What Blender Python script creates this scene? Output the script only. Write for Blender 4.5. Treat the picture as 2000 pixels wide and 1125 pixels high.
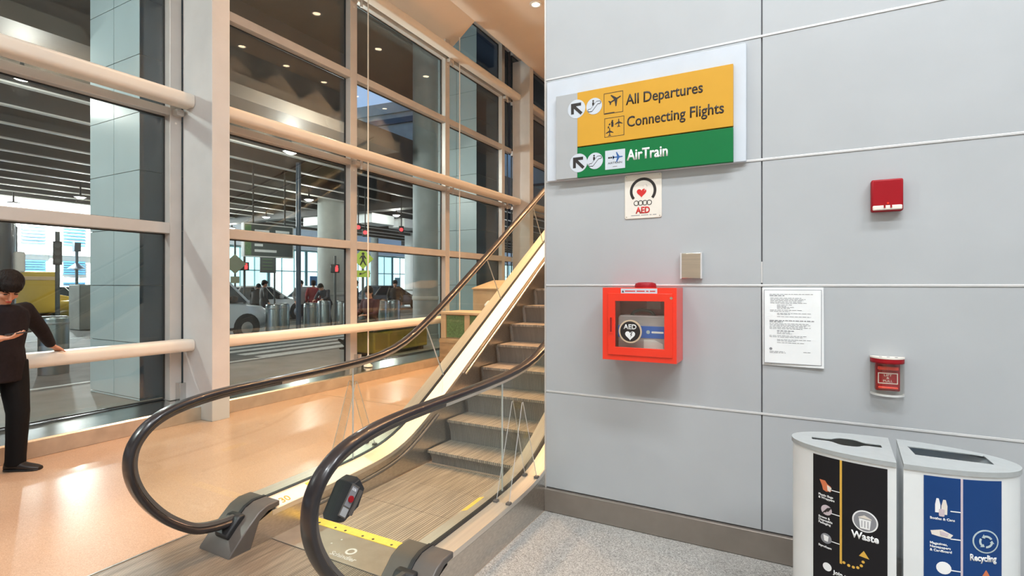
import bpy, bmesh, math, random
from mathutils import Vector, Matrix
random.seed(7)
for o in list(bpy.data.objects): bpy.data.objects.remove(o)
S = bpy.context.scene
COL = S.collection
PI = math.pi

# ------------------------------------------------------------------ camera, sky, lights, exposure
cd = bpy.data.cameras.new('camera'); cam = bpy.data.objects.new('camera', cd); COL.objects.link(cam)
cam.location = (0, 0, 1.55); cam.rotation_euler = (PI/2, 0, math.radians(28.2))
cd.sensor_width = 36; cd.lens = 18.126; cd.shift_y = -0.00325; cd.clip_end = 400; cd.clip_start = .05
S.camera = cam
S.view_settings.view_transform = 'Standard'; S.view_settings.look = 'None'
S.view_settings.gamma = 1; S.view_settings.exposure = 0.0; S.view_settings.use_curve_mapping = False

W = bpy.data.worlds.new('sky'); S.world = W; W.use_nodes = True
nt = W.node_tree; nt.nodes.clear()
wo = nt.nodes.new('ShaderNodeOutputWorld'); bg = nt.nodes.new('ShaderNodeBackground')
tc = nt.nodes.new('ShaderNodeTexCoord'); sx = nt.nodes.new('ShaderNodeSeparateXYZ'); cr = nt.nodes.new('ShaderNodeValToRGB')
nt.links.new(tc.outputs['Generated'], sx.inputs[0]); nt.links.new(sx.outputs['Z'], cr.inputs[0])
cr.color_ramp.elements[0].color = (.50, .66, .92, 1); cr.color_ramp.elements[1].color = (.16, .32, .70, 1)
nt.links.new(cr.outputs[0], bg.inputs[0]); bg.inputs[1].default_value = 1.15
nt.links.new(bg.outputs[0], wo.inputs[0])

def lamp(kind, loc, power, color, name, size=.1, rot=None, spot=None, blend=.6, sy=None):
    l = bpy.data.lights.new(name, kind); l.energy = power; l.color = color
    if kind == 'AREA':
        l.size = size
        if sy: l.shape = 'RECTANGLE'; l.size_y = sy
    else: l.shadow_soft_size = size
    if spot: l.spot_size = math.radians(spot); l.spot_blend = blend
    o = bpy.data.objects.new(name, l); COL.objects.link(o); o.location = loc
    if rot: o.rotation_euler = rot
    return o
COOL = (.90, .96, 1.0); WARM = (1.0, .58, .29); NEUT = (1, .93, .84)
CEIL = 7.1
# cool ceiling panels over the hall behind the camera
PANELS = [(-3.2, -1.6), (.4, -1.6), (4.0, -1.6), (.4, .6), (3.2, .6)]
for x, y in PANELS:
    lamp('AREA', (x, y, CEIL-.09), 168, COOL, 'panel_lamp', 2.2, (0, 0, 0), sy=.5)
# warm downlights over the escalator aisle
DOWN = [(-4.4, 4.0), (-4.4, 5.6), (-4.4, 7.4), (-4.4, 9.2), (-4.4, 11.0), (-2.6, 4.0), (-2.6, 5.8), (-2.6, 7.6)]
for x, y in DOWN:
    lamp('SPOT', (x, y, CEIL-.06), 310, WARM, 'downlight_lamp', .06, (0, 0, 0), 95, .8)
# wall washing downlights along the return wall
WASHX = -1.70
WASH = [6.4, 7.6, 8.8, 10.0, 11.2, 12.4]
for y in WASH:
    lamp('SPOT', (WASHX, y, CEIL-.06), 640, WARM, 'wall_wash_lamp', .04, (0, 0, 0), 100, .6)

# added outdoor fill without fixtures: brightens the pale pillar and the far terminal wall
lamp('POINT', (-8.6, -2.2, 4.8), 800, (.95, 1, .97), 'outdoor_fill_light', .15)
lamp('POINT', (-8.2, 7.6, 4.9), 260, (.95, 1, .97), 'outdoor_fill_light', .15)
for y in (6, 11): lamp('POINT', (-29.4, y, 5.0), 4500, (.92, .98, 1), 'facade_fill_light', .2)

# ------------------------------------------------------------------ materials
def mat(name, col, rough=.5, metal=0., noise=None, bump=None, emit=None, coat=0., spec=.5, coords='Object', aniso=None):
    m = bpy.data.materials.new(name); m.use_nodes = True
    n = m.node_tree.nodes; L = m.node_tree.links
    b = n['Principled BSDF']
    b.inputs['Roughness'].default_value = rough; b.inputs['Metallic'].default_value = metal
    b.inputs['Base Color'].default_value = (*col, 1); b.inputs['Specular IOR Level'].default_value = spec
    b.inputs['Coat Weight'].default_value = coat
    if emit:
        b.inputs['Emission Color'].default_value = (*emit[0], 1); b.inputs['Emission Strength'].default_value = emit[1]
    t = n.new('ShaderNodeTexCoord')
    src = t.outputs[coords]
    if aniso:
        mp = n.new('ShaderNodeMapping'); mp.inputs['Scale'].default_value = aniso; L.new(src, mp.inputs[0]); src = mp.outputs[0]
    sc, am, det = noise if noise else (6, .03, 3)
    tx = n.new('ShaderNodeTexNoise'); tx.inputs['Scale'].default_value = sc; tx.inputs['Detail'].default_value = det
    L.new(src, tx.inputs['Vector'])
    rp = n.new('ShaderNodeMapRange'); rp.inputs[1].default_value = .3; rp.inputs[2].default_value = .7
    rp.inputs[3].default_value = 1-am; rp.inputs[4].default_value = 1+am
    L.new(tx.outputs['Fac'], rp.inputs[0])
    mx = n.new('ShaderNodeVectorMath'); mx.operation = 'SCALE'; mx.inputs[0].default_value = col
    L.new(rp.outputs[0], mx.inputs['Scale']); L.new(mx.outputs[0], b.inputs['Base Color'])
    if bump:
        bt = n.new('ShaderNodeTexNoise'); bt.inputs['Scale'].default_value = bump[0]; L.new(src, bt.inputs['Vector'])
        bp = n.new('ShaderNodeBump'); bp.inputs['Strength'].default_value = bump[1]; bp.inputs['Distance'].default_value = .01
        L.new(bt.outputs['Fac'], bp.inputs['Height']); L.new(bp.outputs[0], b.inputs['Normal'])
    return m

def glass(name, tint=(1, 1, 1), base=.04, rough=0.):
    m = bpy.data.materials.new(name); m.use_nodes = True
    n = m.node_tree.nodes; L = m.node_tree.links; n.clear()
    o = n.new('ShaderNodeOutputMaterial'); mx = n.new('ShaderNodeMixShader')
    tr = n.new('ShaderNodeBsdfTransparent'); tr.inputs[0].default_value = (*tint, 1)
    gl = n.new('ShaderNodeBsdfGlossy'); gl.inputs['Roughness'].default_value = rough
    lw = n.new('ShaderNodeLayerWeight'); pw = n.new('ShaderNodeMath'); pw.operation = 'POWER'; pw.inputs[1].default_value = 5
    lw.inputs['Blend'].default_value = .5
    ml = n.new('ShaderNodeMath'); ml.operation = 'MULTIPLY_ADD'; ml.inputs[1].default_value = .9; ml.inputs[2].default_value = base
    L.new(lw.outputs['Facing'], pw.inputs[0]); L.new(pw.outputs[0], ml.inputs[0]); L.new(ml.outputs[0], mx.inputs[0])
    L.new(tr.outputs[0], mx.inputs[1]); L.new(gl.outputs[0], mx.inputs[2]); L.new(mx.outputs[0], o.inputs[0])
    return m

def striped(name, c1, c2, axis, freq, rough=.4, metal=.6, bump=.6, var=(.8, 1.35)):
    """grooved metal: sharp wave stripes along one axis"""
    m = bpy.data.materials.new(name); m.use_nodes = True
    n = m.node_tree.nodes; L = m.node_tree.links; b = n['Principled BSDF']
    b.inputs['Roughness'].default_value = rough; b.inputs['Metallic'].default_value = metal
    t = n.new('ShaderNodeTexCoord'); s = n.new('ShaderNodeSeparateXYZ'); L.new(t.outputs['Object'], s.inputs[0])
    a = n.new('ShaderNodeMath'); a.operation = 'MULTIPLY'; a.inputs[1].default_value = freq; L.new(s.outputs[axis], a.inputs[0])
    f = n.new('ShaderNodeMath'); f.operation = 'SINE'; L.new(a.outputs[0], f.inputs[0])
    r = n.new('ShaderNodeMapRange'); r.inputs[1].default_value = -.3; r.inputs[2].default_value = .5; L.new(f.outputs[0], r.inputs[0])
    mp = n.new('ShaderNodeMapping'); mp.inputs['Scale'].default_value = (40, 2, 2); L.new(t.outputs['Object'], mp.inputs[0])
    nz = n.new('ShaderNodeTexNoise'); nz.inputs['Scale'].default_value = 1.2; L.new(mp.outputs[0], nz.inputs['Vector'])
    mr = n.new('ShaderNodeMapRange'); mr.inputs[1].default_value = .35; mr.inputs[2].default_value = .7
    mr.inputs[3].default_value = var[0]; mr.inputs[4].default_value = var[1]; L.new(nz.outputs['Fac'], mr.inputs[0])
    mx = n.new('ShaderNodeMix'); mx.data_type = 'RGBA'; mx.inputs[6].default_value = (*c1, 1); mx.inputs[7].default_value = (*c2, 1)
    L.new(r.outputs[0], mx.inputs[0])
    sc = n.new('ShaderNodeVectorMath'); sc.operation = 'SCALE'; L.new(mx.outputs[2], sc.inputs[0]); L.new(mr.outputs[0], sc.inputs['Scale'])
    L.new(sc.outputs[0], b.inputs['Base Color'])
    bp = n.new('ShaderNodeBump'); bp.inputs['Strength'].default_value = bump; bp.inputs['Distance'].default_value = .004
    L.new(r.outputs[0], bp.inputs['Height']); L.new(bp.outputs[0], b.inputs['Normal'])
    return m

def speckle(name, base, dark, light, scale, rough, coat=0):
    m = bpy.data.materials.new(name); m.use_nodes = True
    n = m.node_tree.nodes; L = m.node_tree.links; b = n['Principled BSDF']
    b.inputs['Roughness'].default_value = rough; b.inputs['Coat Weight'].default_value = coat; b.inputs['Coat Roughness'].default_value = .08
    t = n.new('ShaderNodeTexCoord')
    v = n.new('ShaderNodeTexVoronoi'); v.inputs['Scale'].default_value = scale; L.new(t.outputs['Object'], v.inputs['Vector'])
    sp = n.new('ShaderNodeSeparateXYZ'); L.new(v.outputs['Color'], sp.inputs[0])
    cr = n.new('ShaderNodeValToRGB'); e = cr.color_ramp.elements
    e[0].color = (*dark, 1); e[0].position = .1; e[1].color = (*light, 1); e[1].position = .95
    k = e.new(.35); k.color = (*base, 1); k = e.new(.75); k.color = (*base, 1)
    L.new(sp.outputs[0], cr.inputs[0])
    nz = n.new('ShaderNodeTexNoise'); nz.inputs['Scale'].default_value = .8; nz.inputs['Detail'].default_value = 4; L.new(t.outputs['Object'], nz.inputs['Vector'])
    mr = n.new('ShaderNodeMapRange'); mr.inputs[3].default_value = .9; mr.inputs[4].default_value = 1.1; L.new(nz.outputs['Fac'], mr.inputs[0])
    sc = n.new('ShaderNodeVectorMath'); sc.operation = 'SCALE'; L.new(cr.outputs[0], sc.inputs[0]); L.new(mr.outputs[0], sc.inputs['Scale'])
    L.new(sc.outputs[0], b.inputs['Base Color'])
    return m

M = dict(
    wall=mat('grey_wall_panel', (.44, .455, .47), .42, .0, (2.5, .03, 4), spec=.4),
    wall_back=mat('dark_joint', (.16, .16, .17), .7),
    strip=mat('pale_metal_strip', (.68, .68, .68), .35, .3),
    baseb=mat('taupe_metal', (.27, .235, .205), .38, .5, (9, .06, 3)),
    terrazzo=speckle('tan_terrazzo', (.56, .375, .255), (.47, .31, .21), (.63, .44, .31), 260, .25, .3),
    granite=speckle('grey_granite', (.36, .345, .32), (.20, .19, .175), (.52, .50, .47), 190, .5),
    brass=mat('divider_metal', (.5, .42, .3), .4, .7),
    ceil=mat('ceiling_plaster', (.72, .63, .54), .8, noise=(1.2, .03, 3)),
    column=mat('column_paint', (.57, .565, .56), .45, noise=(3, .05, 5), bump=(60, .05)),
    frame=mat('frame_paint', (.56, .53, .5), .4, .25, (5, .04, 3)),
    rail=mat('rail_paint', (.74, .68, .6), .38, .0, (4, .03, 3)),
    rod=mat('white_rod', (.8, .76, .7), .35),
    sill=mat('stainless_sill', (.62, .62, .61), .22, 1., (3, .1, 4), aniso=(1, .2, 1)),
    curb=mat('tan_stone', (.45, .34, .25), .35, 0, (7, .12, 6)),
    glass=glass('window_glass', (.92, .96, .95), .06),
    gasket=mat('black_gasket', (.02, .02, .02), .5),
    bal_glass=glass('balustrade_glass', (.93, .97, .95), .035),
    acryl=glass('clear_acrylic', (.97, .97, .95), .06),
    steel=mat('brushed_steel', (.62, .58, .53), .3, 1., (4, .12, 5), aniso=(1, 8, 30)),
    steel_l=mat('bright_steel_deck', (.78, .72, .64), .40, .8, (3, .06, 4), aniso=(20, .6, 1)),
    rubber=mat('black_rubber', (.020, .016, .018), .28, 0, (8, .2, 3), coat=.25),
    newel=mat('newel_plastic', (.12, .105, .095), .42, .2, (12, .08, 4)),
    tread=striped('grooved_tread', (.24, .205, .17), (.46, .40, .33), 'X', 2*PI/.0185, .45, .4),
    riser=striped('grooved_riser', (.20, .18, .165), (.27, .245, .22), 'X', 2*PI/.0185, .55, .3, .3, (.93, 1.08)),
    plate=striped('ribbed_landing', (.13, .11, .09), (.38, .33, .27), 'X', 2*PI/.0135, .4, .6),
    floorplate=mat('landing_metal', (.36, .31, .255), .42, .6, (9, .1, 5)),
    yellow=mat('comb_yellow', (.86, .60, .09), .5, noise=(25, .1, 4)),
    black=mat('black_plastic', (.02, .02, .022), .45),
    white=mat('white_paint', (.80, .82, .84), .4),
    signwhite=mat('sign_white', (.58, .62, .68), .45, spec=.3),
    signgrey=mat('sign_grey', (.40, .41, .42), .45),
    signyel=mat('sign_amber', (.62, .325, .030), .5, spec=.3),
    signgrn=mat('sign_green', (.0, .155, .040), .5, spec=.3),
    ink=mat('black_ink', (.02, .015, .015), .5),
    inkw=mat('white_ink', (.88, .88, .88), .5),
    inkb=mat('blue_ink', (.02, .10, .32), .5),
    inkg=mat('grey_ink', (.25, .25, .27), .6),
    inkr=mat('red_ink', (.62, .02, .02), .5),
    cream=mat('cream_plate', (.80, .74, .66), .45),
    red=mat('red_enamel', (.86, .035, .012), .32, coat=.3),
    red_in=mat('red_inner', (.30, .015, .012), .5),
    crim=mat('crimson_plastic', (.33, .003, .010), .45, spec=.3),
    nickel=mat('brushed_nickel', (.62, .57, .49), .3, 1., (3, .06, 3), aniso=(1, 1, 30)),
    caseg=mat('grey_case', (.42, .38, .38), .5),
    blue=mat('blue_band', (.02, .13, .55), .45),
    paper=mat('paper', (.84, .85, .85), .6),
    binw=mat('bin_white', (.78, .80, .80), .35, coat=.15),
    lid=mat('bin_lid_grey', (.40, .42, .42), .45, noise=(30, .04, 3)),
    posterk=mat('poster_black', (.010, .009, .011), .5, spec=.25),
    posterb=mat('poster_blue', (.008, .05, .19), .5, spec=.25),
    gold=mat('gold_ink', (.72, .42, .06), .5),
    pinkl=mat('pale_ink', (.62, .52, .56), .5),
    orange=mat('orange_ink', (.66, .18, .07), .5),
    bag=mat('blue_bag', (.05, .14, .24), .3, bump=(14, .8)),
    skin=mat('skin', (.62, .30, .19), .5, noise=(30, .06, 3)),
    hair=mat('dark_hair', (.010, .006, .005), .65, bump=(90, 1.0), aniso=(1, 1, .4), spec=.2),
    jacket=mat('black_jacket', (.012, .008, .010), .75, noise=(40, .2, 3), bump=(9, .25), spec=.2),
    trouser=mat('black_trousers', (.006, .0055, .006), .8, bump=(7, .3), spec=.2),
    shoe=mat('black_shoes', (.02, .016, .015), .45),
    phone=mat('phone_glass', (.03, .03, .035), .15),
    ply=mat('plywood', (.46, .33, .20), .6, noise=(5, .22, 6), aniso=(1, 1, 4)),
    card=mat('cardboard', (.55, .42, .28), .7, noise=(6, .08, 4)),
    green=mat('green_panel', (.12, .22, .10), .5, noise=(30, .3, 4)),
    tan=mat('tan_laminate', (.62, .47, .32), .5),
    # outside
    asphalt=mat('asphalt', (.13, .13, .125), .8, noise=(3, .25, 6)),
    walk=mat('pavement', (.24, .235, .22), .7, noise=(2, .15, 5)),
    roadw=mat('road_paint', (.62, .62, .60), .7, noise=(9, .2, 4)),
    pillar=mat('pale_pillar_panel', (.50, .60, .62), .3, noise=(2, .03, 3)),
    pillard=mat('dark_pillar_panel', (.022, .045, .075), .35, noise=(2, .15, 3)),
    conc=mat('concrete', (.36, .37, .34), .75, noise=(2, .12, 6), bump=(30, .1)),
    concd=mat('grey_round_concrete', (.22, .25, .25), .6, noise=(2, .15, 6)),
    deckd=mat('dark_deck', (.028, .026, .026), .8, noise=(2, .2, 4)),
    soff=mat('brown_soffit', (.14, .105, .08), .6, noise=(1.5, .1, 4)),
    beam=mat('pale_beam', (.52, .52, .50), .5, noise=(3, .1, 4)),
    beamw=mat('beam_web', (.035, .034, .034), .7),
    steelb=mat('bollard_steel', (.34, .38, .38), .32, 1., (3, .1, 3), aniso=(1, 1, .3)),
    lampon=mat('lamp_glow', (1, 1, 1), .5, emit=((1, .98, .92), 18)),
    panelon=mat('panel_glow', (1, 1, 1), .5, emit=((.86, .94, 1), 4)),
    warmon=mat('warm_glow', (1, 1, 1), .5, emit=((1, .72, .45), 14)),
    litwin=mat('lit_glazing', (.8, .9, .9), .3, emit=((.80, .98, 1.0), 1.7), noise=(.6, .1, 3)),
    litwin2=mat('lit_glazing_dim', (.6, .8, .8), .3, emit=((.62, .92, .98), 1.15)),
    facw=mat('white_facade', (.82, .84, .84), .5),
    teal=mat('teal_mullion', (.25, .45, .48), .4),
    slat=mat('blue_slat', (.05, .17, .33), .4),
    dglass=mat('dark_vehicle_glass', (.02, .03, .04), .08, spec=.8),
    vanp=mat('pale_silver_paint', (.52, .56, .60), .28, .2, coat=.5),
    ycab=mat('cab_yellow', (.60, .42, .06), .35, coat=.4),
    wcar=mat('white_car_paint', (.7, .72, .72), .3, coat=.4),
    dcar=mat('dark_car_paint', (.05, .055, .06), .3, coat=.4),
    tyre=mat('tyre', (.015, .015, .015), .8),
    hub=mat('wheel_hub', (.4, .4, .4), .35, .8),
    lens_r=mat('red_signal', (.5, .02, .02), .4, emit=((1, .05, .06), 2.2)),
    signd=mat('dark_sign', (.07, .085, .085), .5),
    lime=mat('lime_sign', (.52, .68, .08), .5),
    signback=mat('sign_back', (.45, .44, .28), .5),
    cloth_n=mat('navy_cloth', (.03, .035, .05), .8), cloth_g=mat('grey_cloth', (.25, .25, .25), .8),
    cloth_r=mat('red_cloth', (.25, .02, .03), .8), cloth_m=mat('maroon_cloth', (.075, .014, .02), .8), cloth_k=mat('charcoal_cloth', (.03, .03, .03), .8),
    busp=mat('bus_dark_paint', (.05, .055, .06), .25, coat=.5),
    lam=mat('white_laminate', (.7, .7, .68), .5),
)

# ------------------------------------------------------------------ mesh helpers
class MB:
    def __init__(s): s.v = []; s.f = []
    def add(s, v, f):
        k = len(s.v); s.v += [tuple(p) for p in v]; s.f += [tuple(i+k for i in q) for q in f]; return s
    def box(s, x0, x1, y0, y1, z0, z1):
        v = [(x, y, z) for z in (z0, z1) for y in (y0, y1) for x in (x0, x1)]
        return s.add(v, [(0, 2, 3, 1), (4, 5, 7, 6), (0, 1, 5, 4), (2, 6, 7, 3), (0, 4, 6, 2), (1, 3, 7, 5)])
    def prism(s, poly, ax, a, b):
        P = {'x': lambda p, q: (q, p[0], p[1]), 'y': lambda p, q: (p[0], q, p[1]), 'z': lambda p, q: (p[0], p[1], q)}[ax]
        n = len(poly)
        v = [P(p, a) for p in poly] + [P(p, b) for p in poly]
        return s.add(v, [tuple(range(n)), tuple(range(2*n-1, n-1, -1))] + [(i, (i+1) % n, n+(i+1) % n, n+i) for i in range(n)])
    def loft(s, rings, caps=True, closed=False):
        n = len(rings[0]); v = [p for r in rings for p in r]; m = len(rings); f = []
        for j in range(m if closed else m-1):
            a, b = j*n, ((j+1) % m)*n
            for i in range(n): f.append((a+i, a+(i+1) % n, b+(i+1) % n, b+i))
        if caps and not closed: f += [tuple(range(n-1, -1, -1)), tuple(range((m-1)*n, m*n))]
        return s.add(v, f)
    def tube(s, path, rad, n=10, closed=False, flat=None, round_ends=False):
        P = [Vector(p) for p in path]; R = rad if isinstance(rad, (list, tuple)) else [rad]*len(P)
        if round_ends:
            d0 = (P[0]-P[1]).normalized(); d1 = (P[-1]-P[-2]).normalized()
            P = [P[0]+d0*R[0]*.85, P[0]+d0*R[0]*.5] + P + [P[-1]+d1*R[-1]*.5, P[-1]+d1*R[-1]*.85]
            R = [R[0]*.35, R[0]*.85] + list(R) + [R[-1]*.85, R[-1]*.35]
        rings = []; up = None
        for i, p in enumerate(P):
            if closed: t = P[(i+1) % len(P)]-P[i-1]
            else: t = P[min(i+1, len(P)-1)]-P[max(i-1, 0)]
            t.normalize()
            if up is None:
                up = Vector((0, 0, 1)) if abs(t.z) < .9 else Vector((1, 0, 0))
            a = t.cross(up).normalized(); up = a.cross(t).normalized()
            k = flat or 1
            rings.append([p + a*math.cos(q)*R[i] + up*math.sin(q)*R[i]*k for q in [2*PI*j/n for j in range(n)]])
        return s.loft(rings, closed=closed)
    def cyl(s, a, b, r, n=16, r2=None): return s.tube([a, b], [r, r if r2 is None else r2], n)
    def lathe(s, prof, c=(0, 0, 0), n=20, ring=False):
        return s.loft([[(c[0]+r*math.cos(2*PI*j/n), c[1]+r*math.sin(2*PI*j/n), c[2]+z) for j in range(n)] for r, z in prof], closed=ring)
    def ball(s, c, r, n=12, m=8, rot=None):
        r = (r, r, r) if not isinstance(r, (tuple, list)) else r
        rings = []
        for i in range(m+1):
            t = PI*(i+.02)/(m+.04) if i in (0, m) else PI*i/m
            if i == 0: t = .06
            if i == m: t = PI-.06
            ring = []
            for j in range(n):
                q = 2*PI*j/n; p = Vector((r[0]*math.sin(t)*math.cos(q), r[1]*math.sin(t)*math.sin(q), -r[2]*math.cos(t)))
                if rot is not None: p = rot @ p
                ring.append(p+Vector(c))
            rings.append(ring)
        return s.loft(rings)
    def plate_hole(s, outer, hole, ax, a, b):
        """flat plate with a hole; both loops seen from the hole's centre"""
        cx = sum(p[0] for p in hole)/len(hole); cy = sum(p[1] for p in hole)/len(hole)
        ang = sorted({round(math.atan2(p[1]-cy, p[0]-cx), 5) for p in outer+hole})
        def hit(poly, t):
            d = (math.cos(t), math.sin(t)); best = None
            for i in range(len(poly)):
                p, q = poly[i], poly[(i+1) % len(poly)]
                ex, ey = q[0]-p[0], q[1]-p[1]; den = d[0]*ey-d[1]*ex
                if abs(den) < 1e-12: continue
                u = ((p[0]-cx)*ey-(p[1]-cy)*ex)/den; w = ((p[0]-cx)*d[1]-(p[1]-cy)*d[0])/den
                if u > 0 and -2e-3 <= w <= 1+2e-3 and (best is None or u > best): best = u
            return (cx+d[0]*best, cy+d[1]*best)
        O = [hit(outer, t) for t in ang]; H = [hit(hole, t) for t in ang]
        P = {'x': lambda p, q: (q, p[0], p[1]), 'y': lambda p, q: (p[0], q, p[1]), 'z': lambda p, q: (p[0], p[1], q)}[ax]
        return s.loft([[P(p, a) for p in O], [P(p, b) for p in O], [P(p, b) for p in H], [P(p, a) for p in H]], closed=True)
    def build(s, name, m, parent=None, bevel=0, smooth=40, seg=2):
        me = bpy.data.meshes.new(name); me.from_pydata(s.v, [], s.f)
        bm = bmesh.new(); bm.from_mesh(me); bmesh.ops.recalc_face_normals(bm, faces=bm.faces); bm.to_mesh(me); bm.free()
        me.materials.append(m if not isinstance(m, str) else M[m])
        if smooth:
            for p in me.polygons: p.use_smooth = True
            me.set_sharp_from_angle(angle=math.radians(smooth))
        o = bpy.data.objects.new(name, me); COL.objects.link(o)
        if parent: o.parent = parent
        if bevel:
            b = o.modifiers.new('bevel', 'BEVEL'); b.width = bevel; b.segments = seg; b.limit_method = 'ANGLE'; b.angle_limit = math.radians(35)
        return o

def thing(name, label, cat, loc=(0, 0, 0), rz=0, group=None):
    o = bpy.data.objects.new(name, None); COL.objects.link(o); o.location = loc; o.rotation_euler = (0, 0, rz)
    o.empty_display_size = .1
    o['label'] = label; o['category'] = cat
    if group: o['group'] = group
    return o
def tag(o, label, cat, group=None):
    o['label'] = label; o['category'] = cat
    if group: o['group'] = group
    return o
def struct(o): o['kind'] = 'structure'; return o
def sroot(name):
    o = bpy.data.objects.new(name, None); COL.objects.link(o); o['kind'] = 'structure'; return o
def copy_tree(o, parent=None):
    c = o.copy(); COL.objects.link(c)
    if parent: c.parent = parent; c.matrix_parent_inverse = o.matrix_parent_inverse
    for ch in list(o.children): copy_tree(ch, c)
    return c
def recolor(o, m):
    for sl in o.material_slots: sl.link = 'OBJECT'; sl.material = M[m]

def text(s, size, m, parent, fn, name='lettering', align='LEFT', bold=0., sx=1., thick=.0012):
    """text lying in (u, v); fn(u, v, w) maps it onto its surface, w outward"""
    c = bpy.data.curves.new(name, 'FONT'); c.body = s; c.size = size; c.align_x = align; c.offset = bold; c.extrude = 0
    c.resolution_u = 3
    t = bpy.data.objects.new(name, c); COL.objects.link(t)
    dg = bpy.context.evaluated_depsgraph_get(); me = bpy.data.meshes.new_from_object(t.evaluated_get(dg))
    bpy.data.objects.remove(t); bpy.data.curves.remove(c)
    bm = bmesh.new(); bm.from_mesh(me)
    r = bmesh.ops.extrude_face_region(bm, geom=bm.faces[:])
    for v in r['geom']:
        if isinstance(v, bmesh.types.BMVert): v.co.z += thick
    for v in bm.verts: v.co = Vector(fn(v.co.x*sx, v.co.y, v.co.z))
    bm.to_mesh(me); bm.free(); me.materials.clear(); me.materials.append(M[m]); me.name = name
    o = bpy.data.objects.new(name, me); COL.objects.link(o)
    if parent: o.parent = parent
    return o
def ngon(c, r, n=24, a0=0., a1=2*PI): return [(c[0]+r*math.cos(a0+(a1-a0)*i/n), c[1]+r*math.sin(a0+(a1-a0)*i/n)) for i in range(n + (0 if abs(a1-a0-2*PI) < 1e-6 else 1))]
def arcband(c, r0, r1, a0, a1, n=24): return ngon(c, r1, n, a0, a1) + ngon(c, r0, n, a0, a1)[::-1]
def heart(c, s):
    return [(c[0]+s*.0625*16*math.sin(t)**3, c[1]+s*.0625*(13*math.cos(t)-5*math.cos(2*t)-2*math.cos(3*t)-math.cos(4*t))) for t in [2*PI*i/32 for i in range(32)]]
def rrect(x0, x1, z0, z1, r, n=5):
    P = []
    for cx, cz, a in ((x1-r, z1-r, 0), (x0+r, z1-r, PI/2), (x0+r, z0+r, PI), (x1-r, z0+r, 1.5*PI)):
        P += [(cx+r*math.cos(a+PI/2*i/n), cz+r*math.sin(a+PI/2*i/n)) for i in range(n+1)]
    return P
def xform(P, c, s, rot=0.):
    k, q = math.cos(rot), math.sin(rot); return [(c[0]+s*(x*k-y*q), c[1]+s*(x*q+y*k)) for x, y in P]

# ------------------------------------------------------------------ floor, ceiling, walls
WX = -1.473; WY = 3.24          # left edge and face of the grey panel wall
ESC_L, ESC_R = -3.04, -1.475    # escalator outer faces
struct(MB().box(-6.46, WX, -8, 20, -.15, 0).build('floor', 'terrazzo'))
struct(MB().box(WX, 7, -8, WY+.1, -.15, 0).build('floor', 'granite'))
for y in (5.15,): struct(MB().box(-5.94, -3.30, y-.004, y+.004, -.01, .0015).build('trim_1', 'brass'))
# ceiling: flat slab with an open slot along the glazing, and a sloped soffit in the slot's near half
struct(MB().box(-5.82, 7, -8, 20, CEIL, CEIL+.25).build('ceiling', 'ceil'))
struct(MB().prism([(-5.82, 7.10), (-5.82, 7.22), (-6.46, 6.76), (-6.46, 6.62)], 'y', -8, 9.2).build('ceiling', 'ceil'))
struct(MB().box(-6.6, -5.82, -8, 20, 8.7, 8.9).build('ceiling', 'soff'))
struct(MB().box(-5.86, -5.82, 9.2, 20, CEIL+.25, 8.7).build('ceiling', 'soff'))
# room closers out of view
struct(MB().box(-6.46, 7, -8.2, -8, 0, CEIL).build('wall_back', 'ceil'))
struct(MB().box(7, 7.2, -8.2, WY, 0, CEIL).build('wall_east', 'wall'))
struct(MB().box(-6.46, WX, 20, 20.2, 0, CEIL).build('wall_far', 'ceil'))

# grey panel wall: backing, proud panels, pale strips in the horizontal joints
wr = struct(MB().box(WX+.004, 7, WY+.012, WY+.30, 0, CEIL).build('wall_right', 'wall_back'))
ZS = [.155, .82, 1.546, 2.257, 2.957, 3.67, 4.38, 5.09, 5.8, 6.5, CEIL]
XS = [WX, -.133, 1.21, 2.55, 3.9, 5.25, 7.0]
for i in range(len(XS)-1):
    for j in range(len(ZS)-1):
        MB().box(XS[i]+(.0 if i == 0 else .0035), XS[i+1]-.0035, WY, WY+.02, ZS[j]+.006, ZS[j+1]-.006).build('wall_panel', 'wall', wr, bevel=.0025, smooth=0)
for z in ZS[1:-1]:
    MB().box(WX, 7, WY-.004, WY+.012, z-.0065, z+.0065).build('joint_strip', 'strip', wr, bevel=.002, smooth=0)
MB().box(WX-.008, WX+.004, WY-.004, WY+.03, 0.0, CEIL).build('corner_trim', 'frame', wr, smooth=0)
MB().box(-.137, -.129, WY-.001, WY+.006, 1.56, 1.68).build('joint_filler', 'strip', wr, smooth=0)
struct(MB().box(WX-.005, 7, WY-.022, WY+.012, 0, .155).build('baseboard_right', 'baseb', bevel=.006))
# return wall running back beside the escalator
wt = struct(MB().box(WX+.004, WX+.3, WY+.3, 20, 0, CEIL).build('wall_return', 'wall_back'))
for i in range(7):
    for j in range(0, 10, 2):
        y0 = WY+.04+i*2.38
        MB().box(WX-.012, WX+.006, y0, y0+2.374, ZS[j]+.004 if j else .0, ZS[j+2]-.004).build('wall_panel', 'wall', wt, smooth=0)

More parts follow.
